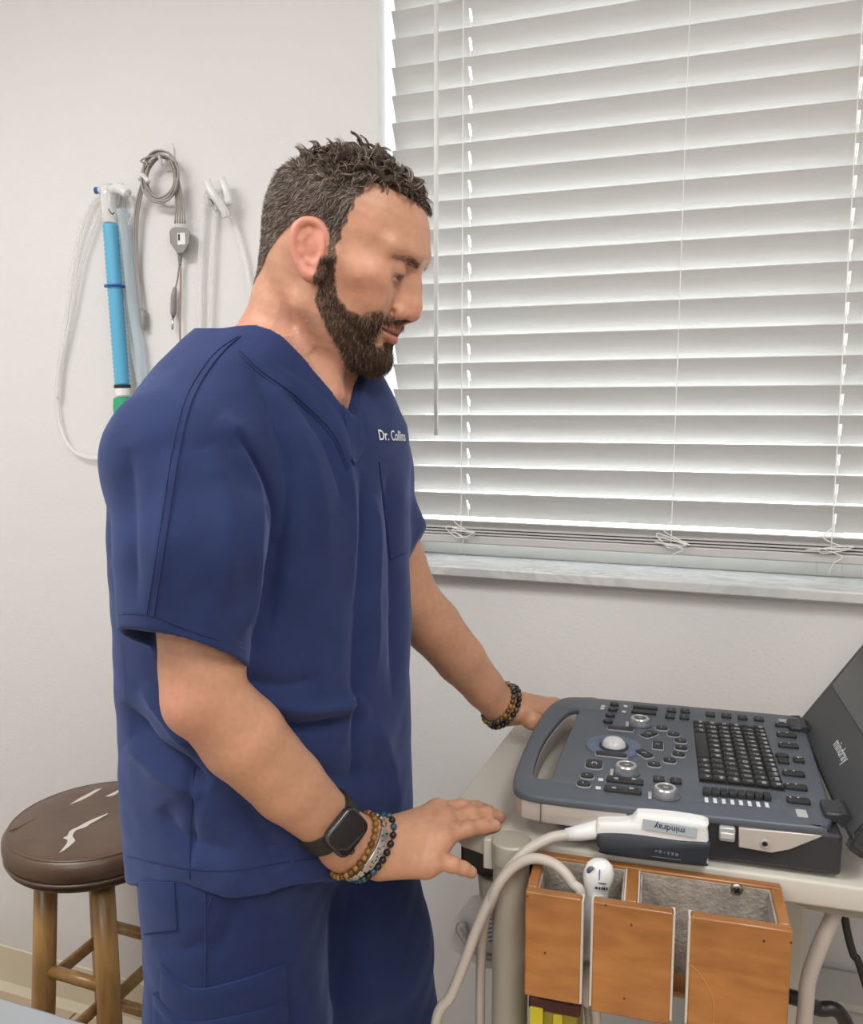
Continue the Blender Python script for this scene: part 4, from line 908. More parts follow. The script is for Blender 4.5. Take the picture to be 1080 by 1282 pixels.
hc = mixc(hc, (.57, .27, .175), .7 * (z < -.09))
lip = gauss(PA, (.088, 0, -.0643), (.012, .020, .0036)) + gauss(PA, (.087, 0, -.0750), (.012, .018, .0048))
hc = mixc(hc, (.48, .17, .135), lip * 1.3)
hc = mixc(hc, (.10, .035, .025), 1.3 * ((x > .078) & (z < -.0495) & (z > -.0580) & (np.abs(ay - .0085) < .0042))); hc = mixc(hc, (.06, .02, .017), 1.4 * np.exp(-((z + .0690 - .0028 * (ay / .026) ** 1.5) / .0013) ** 2) * (x > .066) * (ay < .026))  # nostrils and mouth line coloured dark for the shade inside
# eyes
for c in EYE:
    d = np.linalg.norm(HV - c, axis=1); e = (d < .01275) & (x > c[0] + .004)
    hc[e] = (.36, .29, .25); g = e & (np.hypot(y - c[1], (z - c[2] + .0045)) < .0074); hc[g] = (.05, .03, .02)
    lash = np.exp(-((z - c[2] + .0014) / .0010) ** 2) * (np.abs(y - c[1]) < .0125) * (x > c[0] + .006); hc = mixc(hc, (.07, .035, .025), .75 * lash)
    hc = mixc(hc, (.40, .17, .12), .5 * np.exp(-((np.linalg.norm(HV - c, axis=1) - .0145) / .0025) ** 2) * (x > c[0]))
# hair and beard regions
def hair_len(P):
    x, y, z = P.T; ay = np.abs(y); top = z > .0655 - .10 * np.maximum(.045 - ay, 0) * 0 + .02 * np.maximum(x - .03, 0)
    side = (x < lerp1(z, [-.03, -.012, .01, .04, .066], [.020, .021, .0225, .0255, .031]) + .0015 * np.sin(z * 400)) & (z > np.where(x < -.03, .004 + (x + .03) * 1.45, np.where(x < .006, .006, -.030)))
    L = np.where(side, lerp1(z, [-.07, -.03, .01, .045, .07, .09], [.0025, .0045, .0065, .010, .020, .028]), 0); L = np.where(top, np.maximum(L, lerp1(x, [-.09, -.05, 0, .05, .07], [.018, .026, .030, .030, .027])), L)
    ear = (ay > .0755) & (x > -.032) & (x < .020) & (z < .018); return np.where(ear, 0, L)
bpoly = [(.0240, -.012), (.0265, -.030), (.0340, -.0505), (.0470, -.0600), (.0600, -.0610), (.0660, -.0560), (.0760, -.0500), (.120, -.0500), (.120, -.135), (.064, -.132), (.0520, -.1040), (.034, -.0860), (.0150, -.063), (.0120, -.040), (.0125, -.0200)]
def beard_len(P):
    x, y, z = P.T; ay = np.abs(y); m = inpoly(x, z, bpoly); L = lerp1(x, [0, .03, .06, .08], [.004, .006, .010, .012])
    mus = (z > -.0632) & (x > .060); L = np.where(mus, .006, L); m &= ~((z > -.0560) & (ay < .008) & (x > .085))
    m &= ~(((z < -.0615) & (z > -.0790) & (ay < .027) & (x > .070))); m &= ~((((x - .073) / .008) ** 2 + ((ay - .016) / .010) ** 2 + ((z + .0815) / .0055) ** 2) < 1)
    m &= ~((z > -.050) & (x > .07)); nose = (x > .086) & (z > -.0555); return np.where(m & ~nose, L, 0)
HL, BL = hair_len(HV), beard_len(HV)
den = np.clip(HL / .008, 0, 1); hc = mixc(hc, (.10, .062, .045), np.where(HL > 0, .40 + .5 * den, 0)); hc = mixc(hc, (.13, .075, .052), np.where(BL > 0, np.where((z > -.0632) & (x > .06), .45, .72), 0))
stub = np.exp(-(np.maximum(0, -.08 - z) / .05) ** 2) * (z < -.075) * (x > -.03) * (BL == 0); hc = mixc(hc, (.33, .17, .12), .35 * stub)

def skin_material():
    m = bpy.data.materials.new('skin'); m.use_nodes = True; nt = m.node_tree; b = nt.nodes['Principled BSDF']
    at = nt.nodes.new('ShaderNodeVertexColor'); at.layer_name = 'tint'
    tc = nt.nodes.new('ShaderNodeTexCoord'); n = nt.nodes.new('ShaderNodeTexNoise'); n.inputs['Scale'].default_value = 140; n.inputs['Detail'].default_value = 4
    n2 = nt.nodes.new('ShaderNodeTexNoise'); n2.inputs['Scale'].default_value = 900; n2.inputs['Detail'].default_value = 2
    mr = nt.nodes.new('ShaderNodeMapRange'); mr.inputs[1].default_value = .3; mr.inputs[2].default_value = .7; mr.inputs[3].default_value = .93; mr.inputs[4].default_value = 1.06
    vm = nt.nodes.new('ShaderNodeVectorMath'); vm.operation = 'SCALE'
    nt.links.new(tc.outputs['Object'], n.inputs['Vector']); nt.links.new(tc.outputs['Object'], n2.inputs['Vector']); nt.links.new(n.outputs['Fac'], mr.inputs[0])
    nt.links.new(at.outputs[0], vm.inputs[0]); nt.links.new(mr.outputs[0], vm.inputs['Scale']); nt.links.new(vm.outputs[0], b.inputs['Base Color'])
    bp = nt.nodes.new('ShaderNodeBump'); bp.inputs['Strength'].default_value = .22; bp.inputs['Distance'].default_value = .0006; nt.links.new(n2.outputs['Fac'], bp.inputs['Height']); nt.links.new(bp.outputs[0], b.inputs['Normal'])
    b.inputs['Roughness'].default_value = .48; b.inputs['Subsurface Weight'].default_value = .12; b.inputs['Subsurface Radius'].default_value = (1, .4, .25); b.inputs['Subsurface Scale'].default_value = .004
    return m
M_skin = skin_material()

# ------------------------------------------------------------------ arms and hands, (u, v, z) frame
SR = np.array([-.246, .838, 1.365]); ER = J(256, 870, .770); WR = J(441, 1061, .842)
SL = np.array([-.110, 1.080, 1.375]); EL = J(512, 748, 1.095); WL = J(625, 884, 1.150)
def limb_vol(pts, lo, hi, h=.0022):
    return Vol(np.minimum.reduce(pts) - lo, np.maximum.reduce(pts) + hi, h)
def hand(vol, W, mcp, tips, thumb, rad, bend):
    for i, (m_, t_) in enumerate(zip(mcp, tips)):
        vol.cone(W + (m_ - W) * .12, m_, .0155, .0102, .020)                                     # palm
    for a, b in zip(mcp[:-1], mcp[1:]): vol.cone(a * .98 + W * .02, b * .98 + W * .02, .0100, .0100, .012)
    for m_, t_, r, bd in zip(mcp, tips, rad, bend):
        k1 = m_ + (t_ - m_) * .46 + bd; k2 = m_ + (t_ - m_) * .76 + bd * .7
        vol.chain([(m_, r * 1.12), (k1, r * 1.0), (k2, r * .92), (t_, r * .80)], .0035)
        vol.ell(k1, (r * 1.06,) * 3, .003)
    vol.chain(thumb, .008)
UP = np.array([0, 0, 1.0])
# right arm, back of the hand towards the camera, little finger lowest
mcR = [J(548, 1014, .905), J(556, 1028, .886), J(553, 1050, .866), J(540, 1077, .850)]
tpR = [J(612, 1014, .950), J(626, 1022, .925), J(620, 1034, .903), J(590, 1092, .858)]
vR = limb_vol([SR, ER, WR] + mcR + tpR, .07, .06)
vR.chain([(SR, .046), (SR * .5 + ER * .5, .043), (ER * .9 + SR * .1, .0395), (ER, .0365)], .008)
vR.ell(ER + [-.010, -.004, -.008], (.026, .027, .028), .018)
dR = WR - ER; vR.chain([(ER, .0375), (ER + dR * .25 + [-.002, 0, -.001], .0415), (ER + dR * .55 + [-.002, 0, -.002], .0365), (ER + dR * .82, .0295), (WR, .0270)], .006)
tR = dR / np.linalg.norm(dR); nR = np.cross(tR, np.cross(np.array([-.15, -.75, .65]), tR)); nR /= np.linalg.norm(nR); sR = np.cross(tR, nR)
vR.cone(WR - tR * .012 + sR * .006, WR - tR * .012 - sR * .006, .0255, .0255, .01)
hand(vR, WR, mcR, tpR, [(WR + (mcR[0] - WR) * .25 + [0, .016, -.008], .014), (J(545, 1030, .93), .0125), (J(575, 1030, .955), .010)], [.0084, .0088, .0087, .0082], [np.array([0, 0, .004]), np.array([0, 0, .006]), np.array([0, -.001, .005]), np.array([.002, -.004, .004])])
for a in mcR: vR.ell(a + nR * .002, (.0088,) * 3, .010)
vR.cone(J(476, 1084, .842), J(530, 1086, .846), .0145, .0105, .016)
RVt, RQ = vR.mesh(); RVt = smooth_mesh(RVt, RQ, 2)
# left arm, hand resting behind the handle
mcL = [J(694, 898, 1.170), J(697, 893, 1.190), J(697, 888, 1.208), J(693, 884, 1.225)]
tpL = [J(735, 915, 1.232), J(740, 910, 1.245), J(738, 905, 1.256), J(730, 900, 1.262)]
vL = limb_vol([SL, EL, WL] + mcL + tpL, .07, .06)
vL.chain([(SL, .044), (SL * .5 + EL * .5, .042), (EL, .0390)], .008)
dL = WL - EL; vL.chain([(EL, .0385), (EL + dL * .25, .0385), (EL + dL * .55, .0345), (EL + dL * .82, .0285), (WL, .0255)], .006)
hand(vL, WL, mcL, tpL, [(WL + (mcL[0] - WL) * .3, .014), (J(665, 902, 1.13), .0115), (J(682, 908, 1.135), .010)], [.0092, .0096, .0094, .0085], [UP * .004] * 4)
LVt, LQ = vL.mesh(); LVt = smooth_mesh(LVt, LQ, 2)
def arm_col(V, N, seed, mc, tp):
    c = np.tile(np.array([.57, .295, .18]), (len(V), 1)) * (1 + .06 * n3(V, 60, seed))[:, None]
    for m_ in mc: c = mixc(c, (.60, .27, .18), .6 * gauss(V, m_, (.014,) * 3))
    for m_, t_ in zip(mc, tp):
        c = mixc(c, (.62, .29, .21), .6 * gauss(V, t_, (.014,) * 3)); c = mixc(c, (.56, .235, .165), .6 * gauss(V, m_ + (t_ - m_) * .46, (.007,) * 3))
        dd = (t_ - m_) / np.linalg.norm(t_ - m_); nail = gauss(V, t_ + UP * .006 - dd * .002, (.006, .006, .0035)); c = mixc(c, (.66, .42, .34), 1.2 * nail)
    return c
rc = arm_col(RVt, None, 5, mcR, tpR); lc = arm_col(LVt, None, 6, mcL, tpL)
rc = mixc(rc, (.60, .26, .18), .7 * gauss(RVt, ER + [-.02, -.02, -.01], (.035,) * 3))
# hidden core of the trunk and legs, feet
vB = Vol((-.42, .70, .02), (.10, 1.24, 1.50), .008)
vB.fn(lambda X, Y, Z: np.maximum(torso(X, Y, Z, .040), .93 - Z))
LEG = {1: [np.array([-.226, .900, .85]), np.array([-.224, .888, .46]), np.array([-.245, .885, .09])], -1: [np.array([-.124, 1.020, .85]), np.array([-.058, 1.040, .46]), np.array([-.150, 1.050, .09])]}
for s_ in (1, -1):
    a, b, c = LEG[s_]; vB.chain([(a, .062), (b, .050), (c, .042)], .03); vB.cone(c + [-.02, 0, -.035], c + [.11, -.05, -.05], .034, .028, .02)
BV, BQ = vB.mesh()
Vall = np.concatenate([h2u(HV), RVt, LVt, BV]); Call = np.concatenate([hc, rc, lc, np.tile(SK, (len(BV), 1))]); o1 = len(HV); o2 = o1 + len(RVt); o3 = o2 + len(LVt)
fast_obj('body', toW(Vall), np.concatenate([HQ, RQ + o1, LQ + o2, BQ + o3]), M_skin, man, Call)

# ------------------------------------------------------------------ hair strands
def strand_material(name, rough):
    m = bpy.data.materials.new(name); m.use_nodes = True; nt = m.node_tree; b = nt.nodes['Principled BSDF']; at = nt.nodes.new('ShaderNodeVertexColor'); at.layer_name = 'tint'
    nt.links.new(at.outputs[0], b.inputs['Base Color']); b.inputs['Roughness'].default_value = rough; b.inputs['Specular IOR Level'].default_value = .4; return m
M_hair = strand_material('hair_strand', .45)
def strands(name, C, r, col, m, parent):
    """C (N, S, 3) centre lines -> three-sided tapering strands"""
    N, S, _ = C.shape; T = np.gradient(C, axis=1); T /= np.linalg.norm(T, axis=2)[..., None] + 1e-9
    A = np.cross(T, RNG.normal(0, 1, (N, 1, 3))); A /= np.linalg.norm(A, axis=2)[..., None] + 1e-9; B_ = np.cross(T, A)
    tp = (1 - .75 * np.linspace(0, 1, S) ** 2)[None, :, None, None] * np.asarray(r).reshape(-1, 1, 1, 1); ang = np.array([0, 2.094, 4.189])
    V = C[:, :, None, :] + tp * (np.cos(ang)[None, None, :, None] * A[:, :, None, :] + np.sin(ang)[None, None, :, None] * B_[:, :, None, :])
    base = (np.arange(N) * S * 3)[:, None, None] + (np.arange(S - 1) * 3)[None, :, None] + np.arange(3)[None, None, :]; nx = (np.arange(3) + 1) % 3
    b2 = (np.arange(N) * S * 3)[:, None, None] + (np.arange(S - 1) * 3)[None, :, None] + nx[None, None, :]
    Q = np.stack([base, b2, b2 + 3, base + 3], -1).reshape(-1, 4); cc = np.repeat(col, S * 3, axis=0)
    o = fast_obj(name, V.reshape(-1, 3), Q, m, parent, cc); o['kind'] = 'stuff'; return o
def sample(mask, n, V, Q, N, seed):
    r = np.random.default_rng(seed); q = Q[mask[Q].all(1)]; A = np.linalg.norm(np.cross(V[q[:, 2]] - V[q[:, 0]], V[q[:, 3]] - V[q[:, 1]]), axis=1); i = r.choice(len(q), n, p=A / A.sum()); w = r.dirichlet((1, 1, 1, 1), n)
    P = (V[q[i]] * w[..., None]).sum(1); Nn = (N[q[i]] * w[..., None]).sum(1); return P, Nn / np.linalg.norm(Nn, axis=1)[:, None], r
P, Nn, r = sample(HL > 0, 25000, HV, HQ, HN, 11); L = hair_len(P); ok = L > 0; P, Nn, L = P[ok], Nn[ok], L[ok]; n = len(P)
top = np.clip((P[:, 2] - .045) / .03, 0, 1)
comb = np.stack([.55 * top - .55 * (1 - top), .25 * np.sign(P[:, 1]) * top, -1.0 * (1 - top) - .05 * top], 1)       # top brushed forward, sides down and back
curl = np.stack([n3(P, 230, 21), n3(P, 230, 22), n3(P, 230, 23)], 1)
D0 = Nn * (.50 + .75 * top)[:, None] + comb * (.8 - .25 * top)[:, None] + curl * (.15 + .95 * top)[:, None] + r.normal(0, .22, (n, 3)); D0 /= np.linalg.norm(D0, axis=1)[:, None]
S = 6; tt = np.linspace(0, 1, S); L = L * r.uniform(.65, 1.15, n)
side = np.cross(D0, Nn); side /= np.linalg.norm(side, axis=1)[:, None] + 1e-9
fr_ = np.clip((P[:, 0] - .04) / .03, 0, 1) * top
C = P[:, None, :] + L[:, None, None] * tt[None, :, None] * D0[:, None, :] + (L * (.10 + .30 * top))[:, None, None] * np.sin(tt[None, :, None] * 4.2 + (curl[:, :1] * 2.5)[:, None, :]) * side[:, None, :] - (L * (.18 + .30 * top))[:, None, None] * (tt[None, :, None] ** 2) * (Nn - comb * .4)[:, None, :]
C[:, :, 0] += (fr_ * L)[:, None] * .05 * tt; 
grey = r.random(n) < np.where(top > .6, .16, .40); hcol = np.where(grey[:, None], np.array([.36, .31, .27]), np.where(top[:, None] > .6, np.array([.085, .054, .037]), np.array([.090, .060, .044]))) * r.uniform(.6, 1.5, (n, 1))
# clumped waves on the crown
cs_, cn_, r2 = sample((HL > 0) & (HV[:, 2] > .045), 800, HV, HQ, HN, 17); idx = np.concatenate([((P[a:a + 2000, None, :] - cs_[None]) ** 2).sum(2).argmin(1) for a in range(0, n, 2000)])
cd3 = cn_ * np.where(cs_[:, :1] < -.02, .36, .58) + np.array([.46, 0, .02]) + r2.normal(0, .27, cs_.shape); cd3 /= np.linalg.norm(cd3, axis=1)[:, None]; csd = np.cross(cd3, cn_ + r2.normal(0, .5, cs_.shape)); csd /= np.linalg.norm(csd, axis=1)[:, None] + 1e-9
om = r2.uniform(1.8, 3.6, len(cs_)) * r2.choice([-1, 1], len(cs_)); Lc = hair_len(cs_) * r2.uniform(.75, 1.2, len(cs_)); Lc = np.where(cs_[:, 0] > .045, Lc * .85, Lc); Lc = np.where(cs_[:, 0] < -.01, Lc * .72, Lc)
cpath = cs_[:, None, :] + (Lc / om)[:, None, None] * (np.sin(om[:, None] * tt)[..., None] * cd3[:, None, :] + (1 - np.cos(om[:, None] * tt))[..., None] * csd[:, None, :])
off = (P - cs_[idx])[:, None, :] * (1 - .60 * tt)[None, :, None]; Cc = cpath[idx] + off + (r.normal(0, .0006, (n, 1, 3)) * tt[None, :, None])
wt_ = np.clip((P[:, 2] - .050) / .018, 0, 1)[:, None, None] * .9; C = C * (1 - wt_) + Cc * wt_
strands('hair', toW(h2u(C)), r.uniform(.00022, .00034, n) * (1 + .35 * top), hcol, M_hair, man)
P, Nn, r = sample(BL > 0, 9000, HV, HQ, HN, 12); L = beard_len(P); ok = (L > 0) & ~((P[:, 2] > -.0635) & (P[:, 0] > .06) & (r.random(len(P)) < .5)); P, Nn, L = P[ok], Nn[ok], L[ok]; n = len(P)
D0 = Nn * .55 + np.array([.15, 0, -.85]) + r.normal(0, .22, (n, 3)); D0 /= np.linalg.norm(D0, axis=1)[:, None]; L = L * r.uniform(.6, 1.1, n); S = 5; tt = np.linspace(0, 1, S)
C = P[:, None, :] + L[:, None, None] * tt[None, :, None] * D0[:, None, :] - (L * .22)[:, None, None] * (tt[None, :, None] ** 2) * Nn[:, None, :] + (L * .12)[:, None, None] * np.sin(tt * 4)[None, :, None] * r.normal(0, 1, (n, 1, 3))
bc = np.where((r.random(n) < .12)[:, None], np.array([.28, .22, .17]), np.array([.074, .041, .025])) * r.uniform(.6, 1.6, (n, 1))
strands('beard', toW(h2u(C)), r.uniform(.00022, .00032, n), bc, M_hair, man)
brow = (HV[:, 0] > .055) & (np.abs(HV[:, 2] - (.0085 - .16 * np.abs(np.abs(HV[:, 1]) - .026))) < .0036) & (np.abs(HV[:, 1]) > .009) & (np.abs(HV[:, 1]) < .050)
P, Nn, r = sample(brow, 900, HV, HQ, HN, 13); kp = r.random(len(P)) < np.interp(np.abs(P[:, 1]), [.009, .020, .032, .050], [.85, .75, .35, .15]); P, Nn = P[kp], Nn[kp]; n = len(P); D0 = Nn * .3 + np.stack([-.5 + 0 * P[:, 0], np.sign(P[:, 1]) * .8, .1 + 0 * P[:, 0]], 1) + r.normal(0, .2, (n, 3)); D0 /= np.linalg.norm(D0, axis=1)[:, None]
C = P[:, None, :] + (.007 * r.uniform(.6, 1.1, n))[:, None, None] * np.linspace(0, 1, 4)[None, :, None] * D0[:, None, :]
strands('eyebrows', toW(h2u(C)), np.full(n, .00018), np.tile([.12, .065, .04], (n, 1)) * r.uniform(.6, 1.5, (n, 1)), M_hair, man)
# ------------------------------------------------------------------ scrub top
def cloth_mat(name, col):
    m = bpy.data.materials.new(name); m.use_nodes = True; nt = m.node_tree; b = nt.nodes['Principled BSDF']
    tc = nt.nodes.new('ShaderNodeTexCoord'); n = nt.nodes.new('ShaderNodeTexNoise'); n.inputs['Scale'].default_value = 22; n.inputs['Detail'].default_value = 5
    mr = nt.nodes.new('ShaderNodeMapRange'); mr.inputs[1].default_value = .3; mr.inputs[2].default_value = .7; mr.inputs[3].default_value = .90; mr.inputs[4].default_value = 1.1
    vm = nt.nodes.new('ShaderNodeVectorMath'); vm.operation = 'SCALE'; vm.inputs[0].default_value = col
    n2 = nt.nodes.new('ShaderNodeTexNoise'); n2.inputs['Scale'].default_value = 850; n2.inputs['Detail'].default_value = 2
    n3_ = nt.nodes.new('ShaderNodeTexNoise'); n3_.inputs['Scale'].default_value = 16; n3_.inputs['Detail'].default_value = 3
    bp = nt.nodes.new('ShaderNodeBump'); bp.inputs['Strength'].default_value = .25; bp.inputs['Distance'].default_value = .0006
    bp2 = nt.nodes.new('ShaderNodeBump'); bp2.inputs['Strength'].default_value = .35; bp2.inputs['Distance'].default_value = .004
    for q in (n, n2, n3_): nt.links.new(tc.outputs['Object'], q.inputs['Vector'])
    nt.links.new(n.outputs['Fac'], mr.inputs[0]); nt.links.new(mr.outputs[0], vm.inputs['Scale']); nt.links.new(vm.outputs[0], b.inputs['Base Color'])
    nt.links.new(n3_.outputs['Fac'], bp2.inputs['Height']); nt.links.new(bp2.outputs[0], bp.inputs['Normal']); nt.links.new(n2.outputs['Fac'], bp.inputs['Height']); nt.links.new(bp.outputs[0], b.inputs['Normal'])
    b.inputs['Roughness'].default_value = .85; b.inputs['Sheen Weight'].default_value = .25; b.inputs['Sheen Roughness'].default_value = .5; b.inputs['Sheen Tint'].default_value = (.45, .55, 1, 1); b.inputs['Specular IOR Level'].default_value = .2
    return m
NAVY = (.021, .034, .108)
M_top = cloth_mat('navy_cotton', NAVY); M_seam = cloth_mat('navy_stitching', (.010, .018, .070)); M_tr = cloth_mat('navy_trouser_cotton', (.014, .025, .090))
vs = Vol((-.46, .62, .80), (.075, 1.25, 1.53), .0029)
vs.fn(lambda X, Y, Z: torso(X, Y, Z))
SH = [(np.array([-.236, .850, 1.366]), .056), (J(214, 575, .800), .0575), (J(239, 680, .780), .0705), (J(231, 800, .770), .0605), (J(229, 850, .769), .060)]
vs.cone(SH[0][0], SH[1][0], SH[0][1], SH[1][1], .06); vs.cone(SH[1][0], SH[2][0], SH[1][1], SH[2][1], .016); vs.chain(SH[2:], .005)
SHL = [(np.array([-.130, 1.060, 1.375]), .052), (J(458, 580, 1.085), .047), (J(486, 680, 1.085), .0480), (J(490, 740, 1.085), .048)]
vs.chain(SHL, .030)
# cut the sleeve hems with planes, hollow them
def plane(P0, P1, P2):
    n = np.cross(P1 - P0, P2 - P0); n /= np.linalg.norm(n); n = n if n[2] < 0 else -n; return n, P0
nr_, pr_ = plane(J(147, 799, .80), J(305, 838, .80), J(225, 798, .705)); nl_, pl_ = plane(J(533, 662, 1.06), J(508, 708, 1.06), J(520, 690, 1.15))
def cut(n, p, c0, rr):
    def f(X, Y, Z):
        d = (X - p[0]) * n[0] + (Y - p[1]) * n[1] + (Z - p[2]) * n[2]; rad = np.sqrt((X - c0[0]) ** 2 + (Y - c0[1]) ** 2) - rr
        return np.maximum(-d, rad)
    return f
def tors_guard(f):
    return lambda X, Y, Z: np.maximum(f(X, Y, Z), -torso(X, Y, Z) - .002)
cR = J(228, 810, .767); cL = J(500, 710, 1.085)
vs.fn(tors_guard(cut(nr_, pr_, cR, .11)), cR - .13, cR + .13, .003, 'sub'); vs.fn(tors_guard(cut(nl_, pl_, cL, .10)), cL - .12, cL + .12, .003, 'sub')
vs.chain([(SH[2][0] * .6 + SH[3][0] * .4, .054), (SH[3][0], .0540), (SH[4][0], .0555)], .003, 'sub'); vs.chain([(SHL[1][0] * .3 + SHL[2][0] * .7, .042), (SHL[3][0], .043)], .003, 'sub')
# torso side facing the sleeve was carved too: put the trunk back
vs.fn(lambda X, Y, Z: torso(X, Y, Z), None, (.2, 2, 1.37), .002)
# neck opening: hole round the neck and the V in front
for (a, ra), (b, rb) in zip(NK[1:-1], NK[2:]): pass
vs.cone(NK[2][0] + [0, 0, .006], NK[0][0], .064, .070, .006, 'sub')
def vneck(X, Y, Z):
    f, r = body_xy(X, Y, Z); hwid = (Z - 1.392) * .80; return np.maximum(np.maximum(np.abs(r + .004) - hwid, .02 - f), 1.392 - Z)
vs.fn(vneck, None, None, .003, 'sub')
# hem
hemz = lambda X, Y: np.clip(.902 - (Y - .82) * .42, .825, .91) + .004 * np.sin(X * 42) + .003 * np.sin(Y * 55 + 1)
vs.fn(lambda X, Y, Z: Z - hemz(X, Y), None, None, .003, 'sub')
vs.fn(lambda X, Y, Z: np.maximum(torso(X, Y, Z, .007), Z - hemz(X, Y) - .05), None, (.2, 2, .99), .002, 'sub')
TV, TQ = vs.mesh(); TV = smooth_mesh(TV, TQ, 3)

def poly_dist(px, py, poly):
    P = np.stack([px, py], 1); best = np.full(len(P), 1e9); sgn = np.zeros(len(P)); par = np.zeros(len(P)); n = len(poly) - 1
    for i in range(n):
        a, b = np.array(poly[i], float), np.array(poly[i + 1], float); ba = b - a; t = np.clip(((P - a) @ ba) / (ba @ ba), 0, 1); dv = P - a - t[:, None] * ba; d = np.hypot(dv[:, 0], dv[:, 1]); m = d < best
        best = np.where(m, d, best); sgn = np.where(m, np.sign(ba[0] * dv[:, 1] - ba[1] * dv[:, 0]), sgn); par = np.where(m, (i + t) / n, par)
    return best, sgn, par
def folds(V, Q, lines, box=None):
    """each line: (pixel polyline, depth m (+ valley, - ridge), half width px, asymmetry) -> moves the cloth along its normal"""
    N = normals(V, Q); px, py = uproj(V); view = V - np.array([0, 0, CAMH]); view /= np.linalg.norm(view, axis=1)[:, None]; fac = np.clip(-(N * view).sum(1) / .35, 0, 1)
    disp = np.zeros(len(V))
    for poly, dep, wid, asy in lines:
        xs = [q[0] for q in poly]; ys = [q[1] for q in poly]; m = (px > min(xs) - 4 * wid) & (px < max(xs) + 4 * wid) & (py > min(ys) - 4 * wid) & (py < max(ys) + 4 * wid) & (fac > 0)
        d, s_, t = poly_dist(px[m], py[m], spline(np.array(poly, float), 4)); end = np.clip(np.minimum(t, 1 - t) * 5, 0, 1) ** .7
        w = np.where(s_ > 0, wid * (1 + asy), wid * (1 - asy)); disp[m] += -dep * np.exp(-(d / w) ** 1.4) * end
    return V + N * (disp * fac)[:, None]
TOPF = [
    # sleeve / chest crease and the folds that radiate from the shoulder
    ([(292, 540), (325, 590), (343, 650), (338, 735), (312, 820)], .007, 8, -.4),
    ([(275, 520), (310, 555), (338, 610), (350, 680)], -.004, 14, 0),
    ([(310, 450), (345, 520), (362, 600), (352, 700), (335, 800)], .004, 10, .3),
    ([(335, 470), (375, 540), (400, 620), (410, 700)], -.003, 12, 0), ([(365, 480), (410, 560), (432, 640)], .003, 9, 0),
    ([(405, 500), (430, 570), (445, 650), (450, 760)], -.003, 9, 0),
    ([(452, 590), (456, 680), (453, 800), (450, 900), (448, 1000)], .006, 9, .5), ([(466, 620), (470, 700), (468, 850)], -.004, 9, 0),
    ([(484, 590), (490, 650), (494, 760), (492, 880)], .004, 7, 0), 
    # sleeve
    ([(225, 560), (205, 650), (196, 760)], -.002, 14, 0), ([(258, 560), (285, 640), (288, 760)], -.003, 22, 0), ([(160, 560), (163, 650), (172, 760)], .003, 12, 0), ([(300, 560), (318, 640), (318, 740), (300, 800)], -.004, 10, 0),
    # waist: pulled folds behind and in front of the forearm
    ([(340, 880), (390, 888), (430, 884), (455, 872)], -.006, 10, .3), ([(330, 905), (380, 912), (440, 900)], .008, 12, -.2), ([(300, 850), (350, 860), (400, 850)], .004, 12, 0),
    ([(150, 880), (190, 930), (230, 955), (262, 985)], .006, 10, .2), ([(160, 930), (200, 965), (250, 1000)], -.004, 12, 0), ([(175, 860), (215, 910), (245, 940)], -.004, 10, 0),
    ([(235, 960), (240, 1020), (236, 1085)], .002, 6, 0), ([(300, 1000), (330, 1050), (360, 1085)], .004, 12, 0), ([(200, 1010), (230, 1050), (300, 1070)], .003, 16, 0), ([(380, 960), (430, 975), (490, 960)], .003, 14, 0), ([(470, 900), (490, 960), (500, 1030)], -.003, 12, 0),
]
for lo_, hi_ in ((0, 99),): TV = folds(TV, TQ, [(p_, d_ * 2.1, w_, a_) for p_, d_, w_, a_ in TOPF])
TV = TV + normals(TV, TQ) * (.0017 * n3(TV, 30, 31) + .0006 * n3(TV, 75, 32))[:, None]
sct = fast_obj('scrub_top', toW(TV), TQ, M_top, man)
bvT = BVHTree.FromPolygons([tuple(q) for q in toW(TV)], [tuple(int(i) for i in q) for q in TQ])
def hit(px, py, bv=None, lift=0.0):
    h = (bv or bvT).ray_cast(Vector(CAM), Vector(rdir(px, py)).normalized())
    if h[0] is None: return None
    n = h[1] if h[1].dot(Vector(rdir(px, py))) < 0 else -h[1]
    return np.array(h[0] + n * lift), np.array(n)
def seam(name, pts, r, m, parent, bv=None, lift=.0004, n=6, mx=.05):
    P = []; last = None
    for q in spline(np.array(pts, float), n):
        h = hit(q[0], q[1], bv, lift)
        if h is not None and (last is None or np.linalg.norm(h[0] - last) < mx): P.append(h[0]); last = h[0]
    if len(P) > 2:
        P = np.array(P)
        for k in range(2): P[1:-1] = .5 * P[1:-1] + .25 * (P[:-2] + P[2:])
        return MB().tube(P, r, 6).build(name, m, parent, smooth=True)
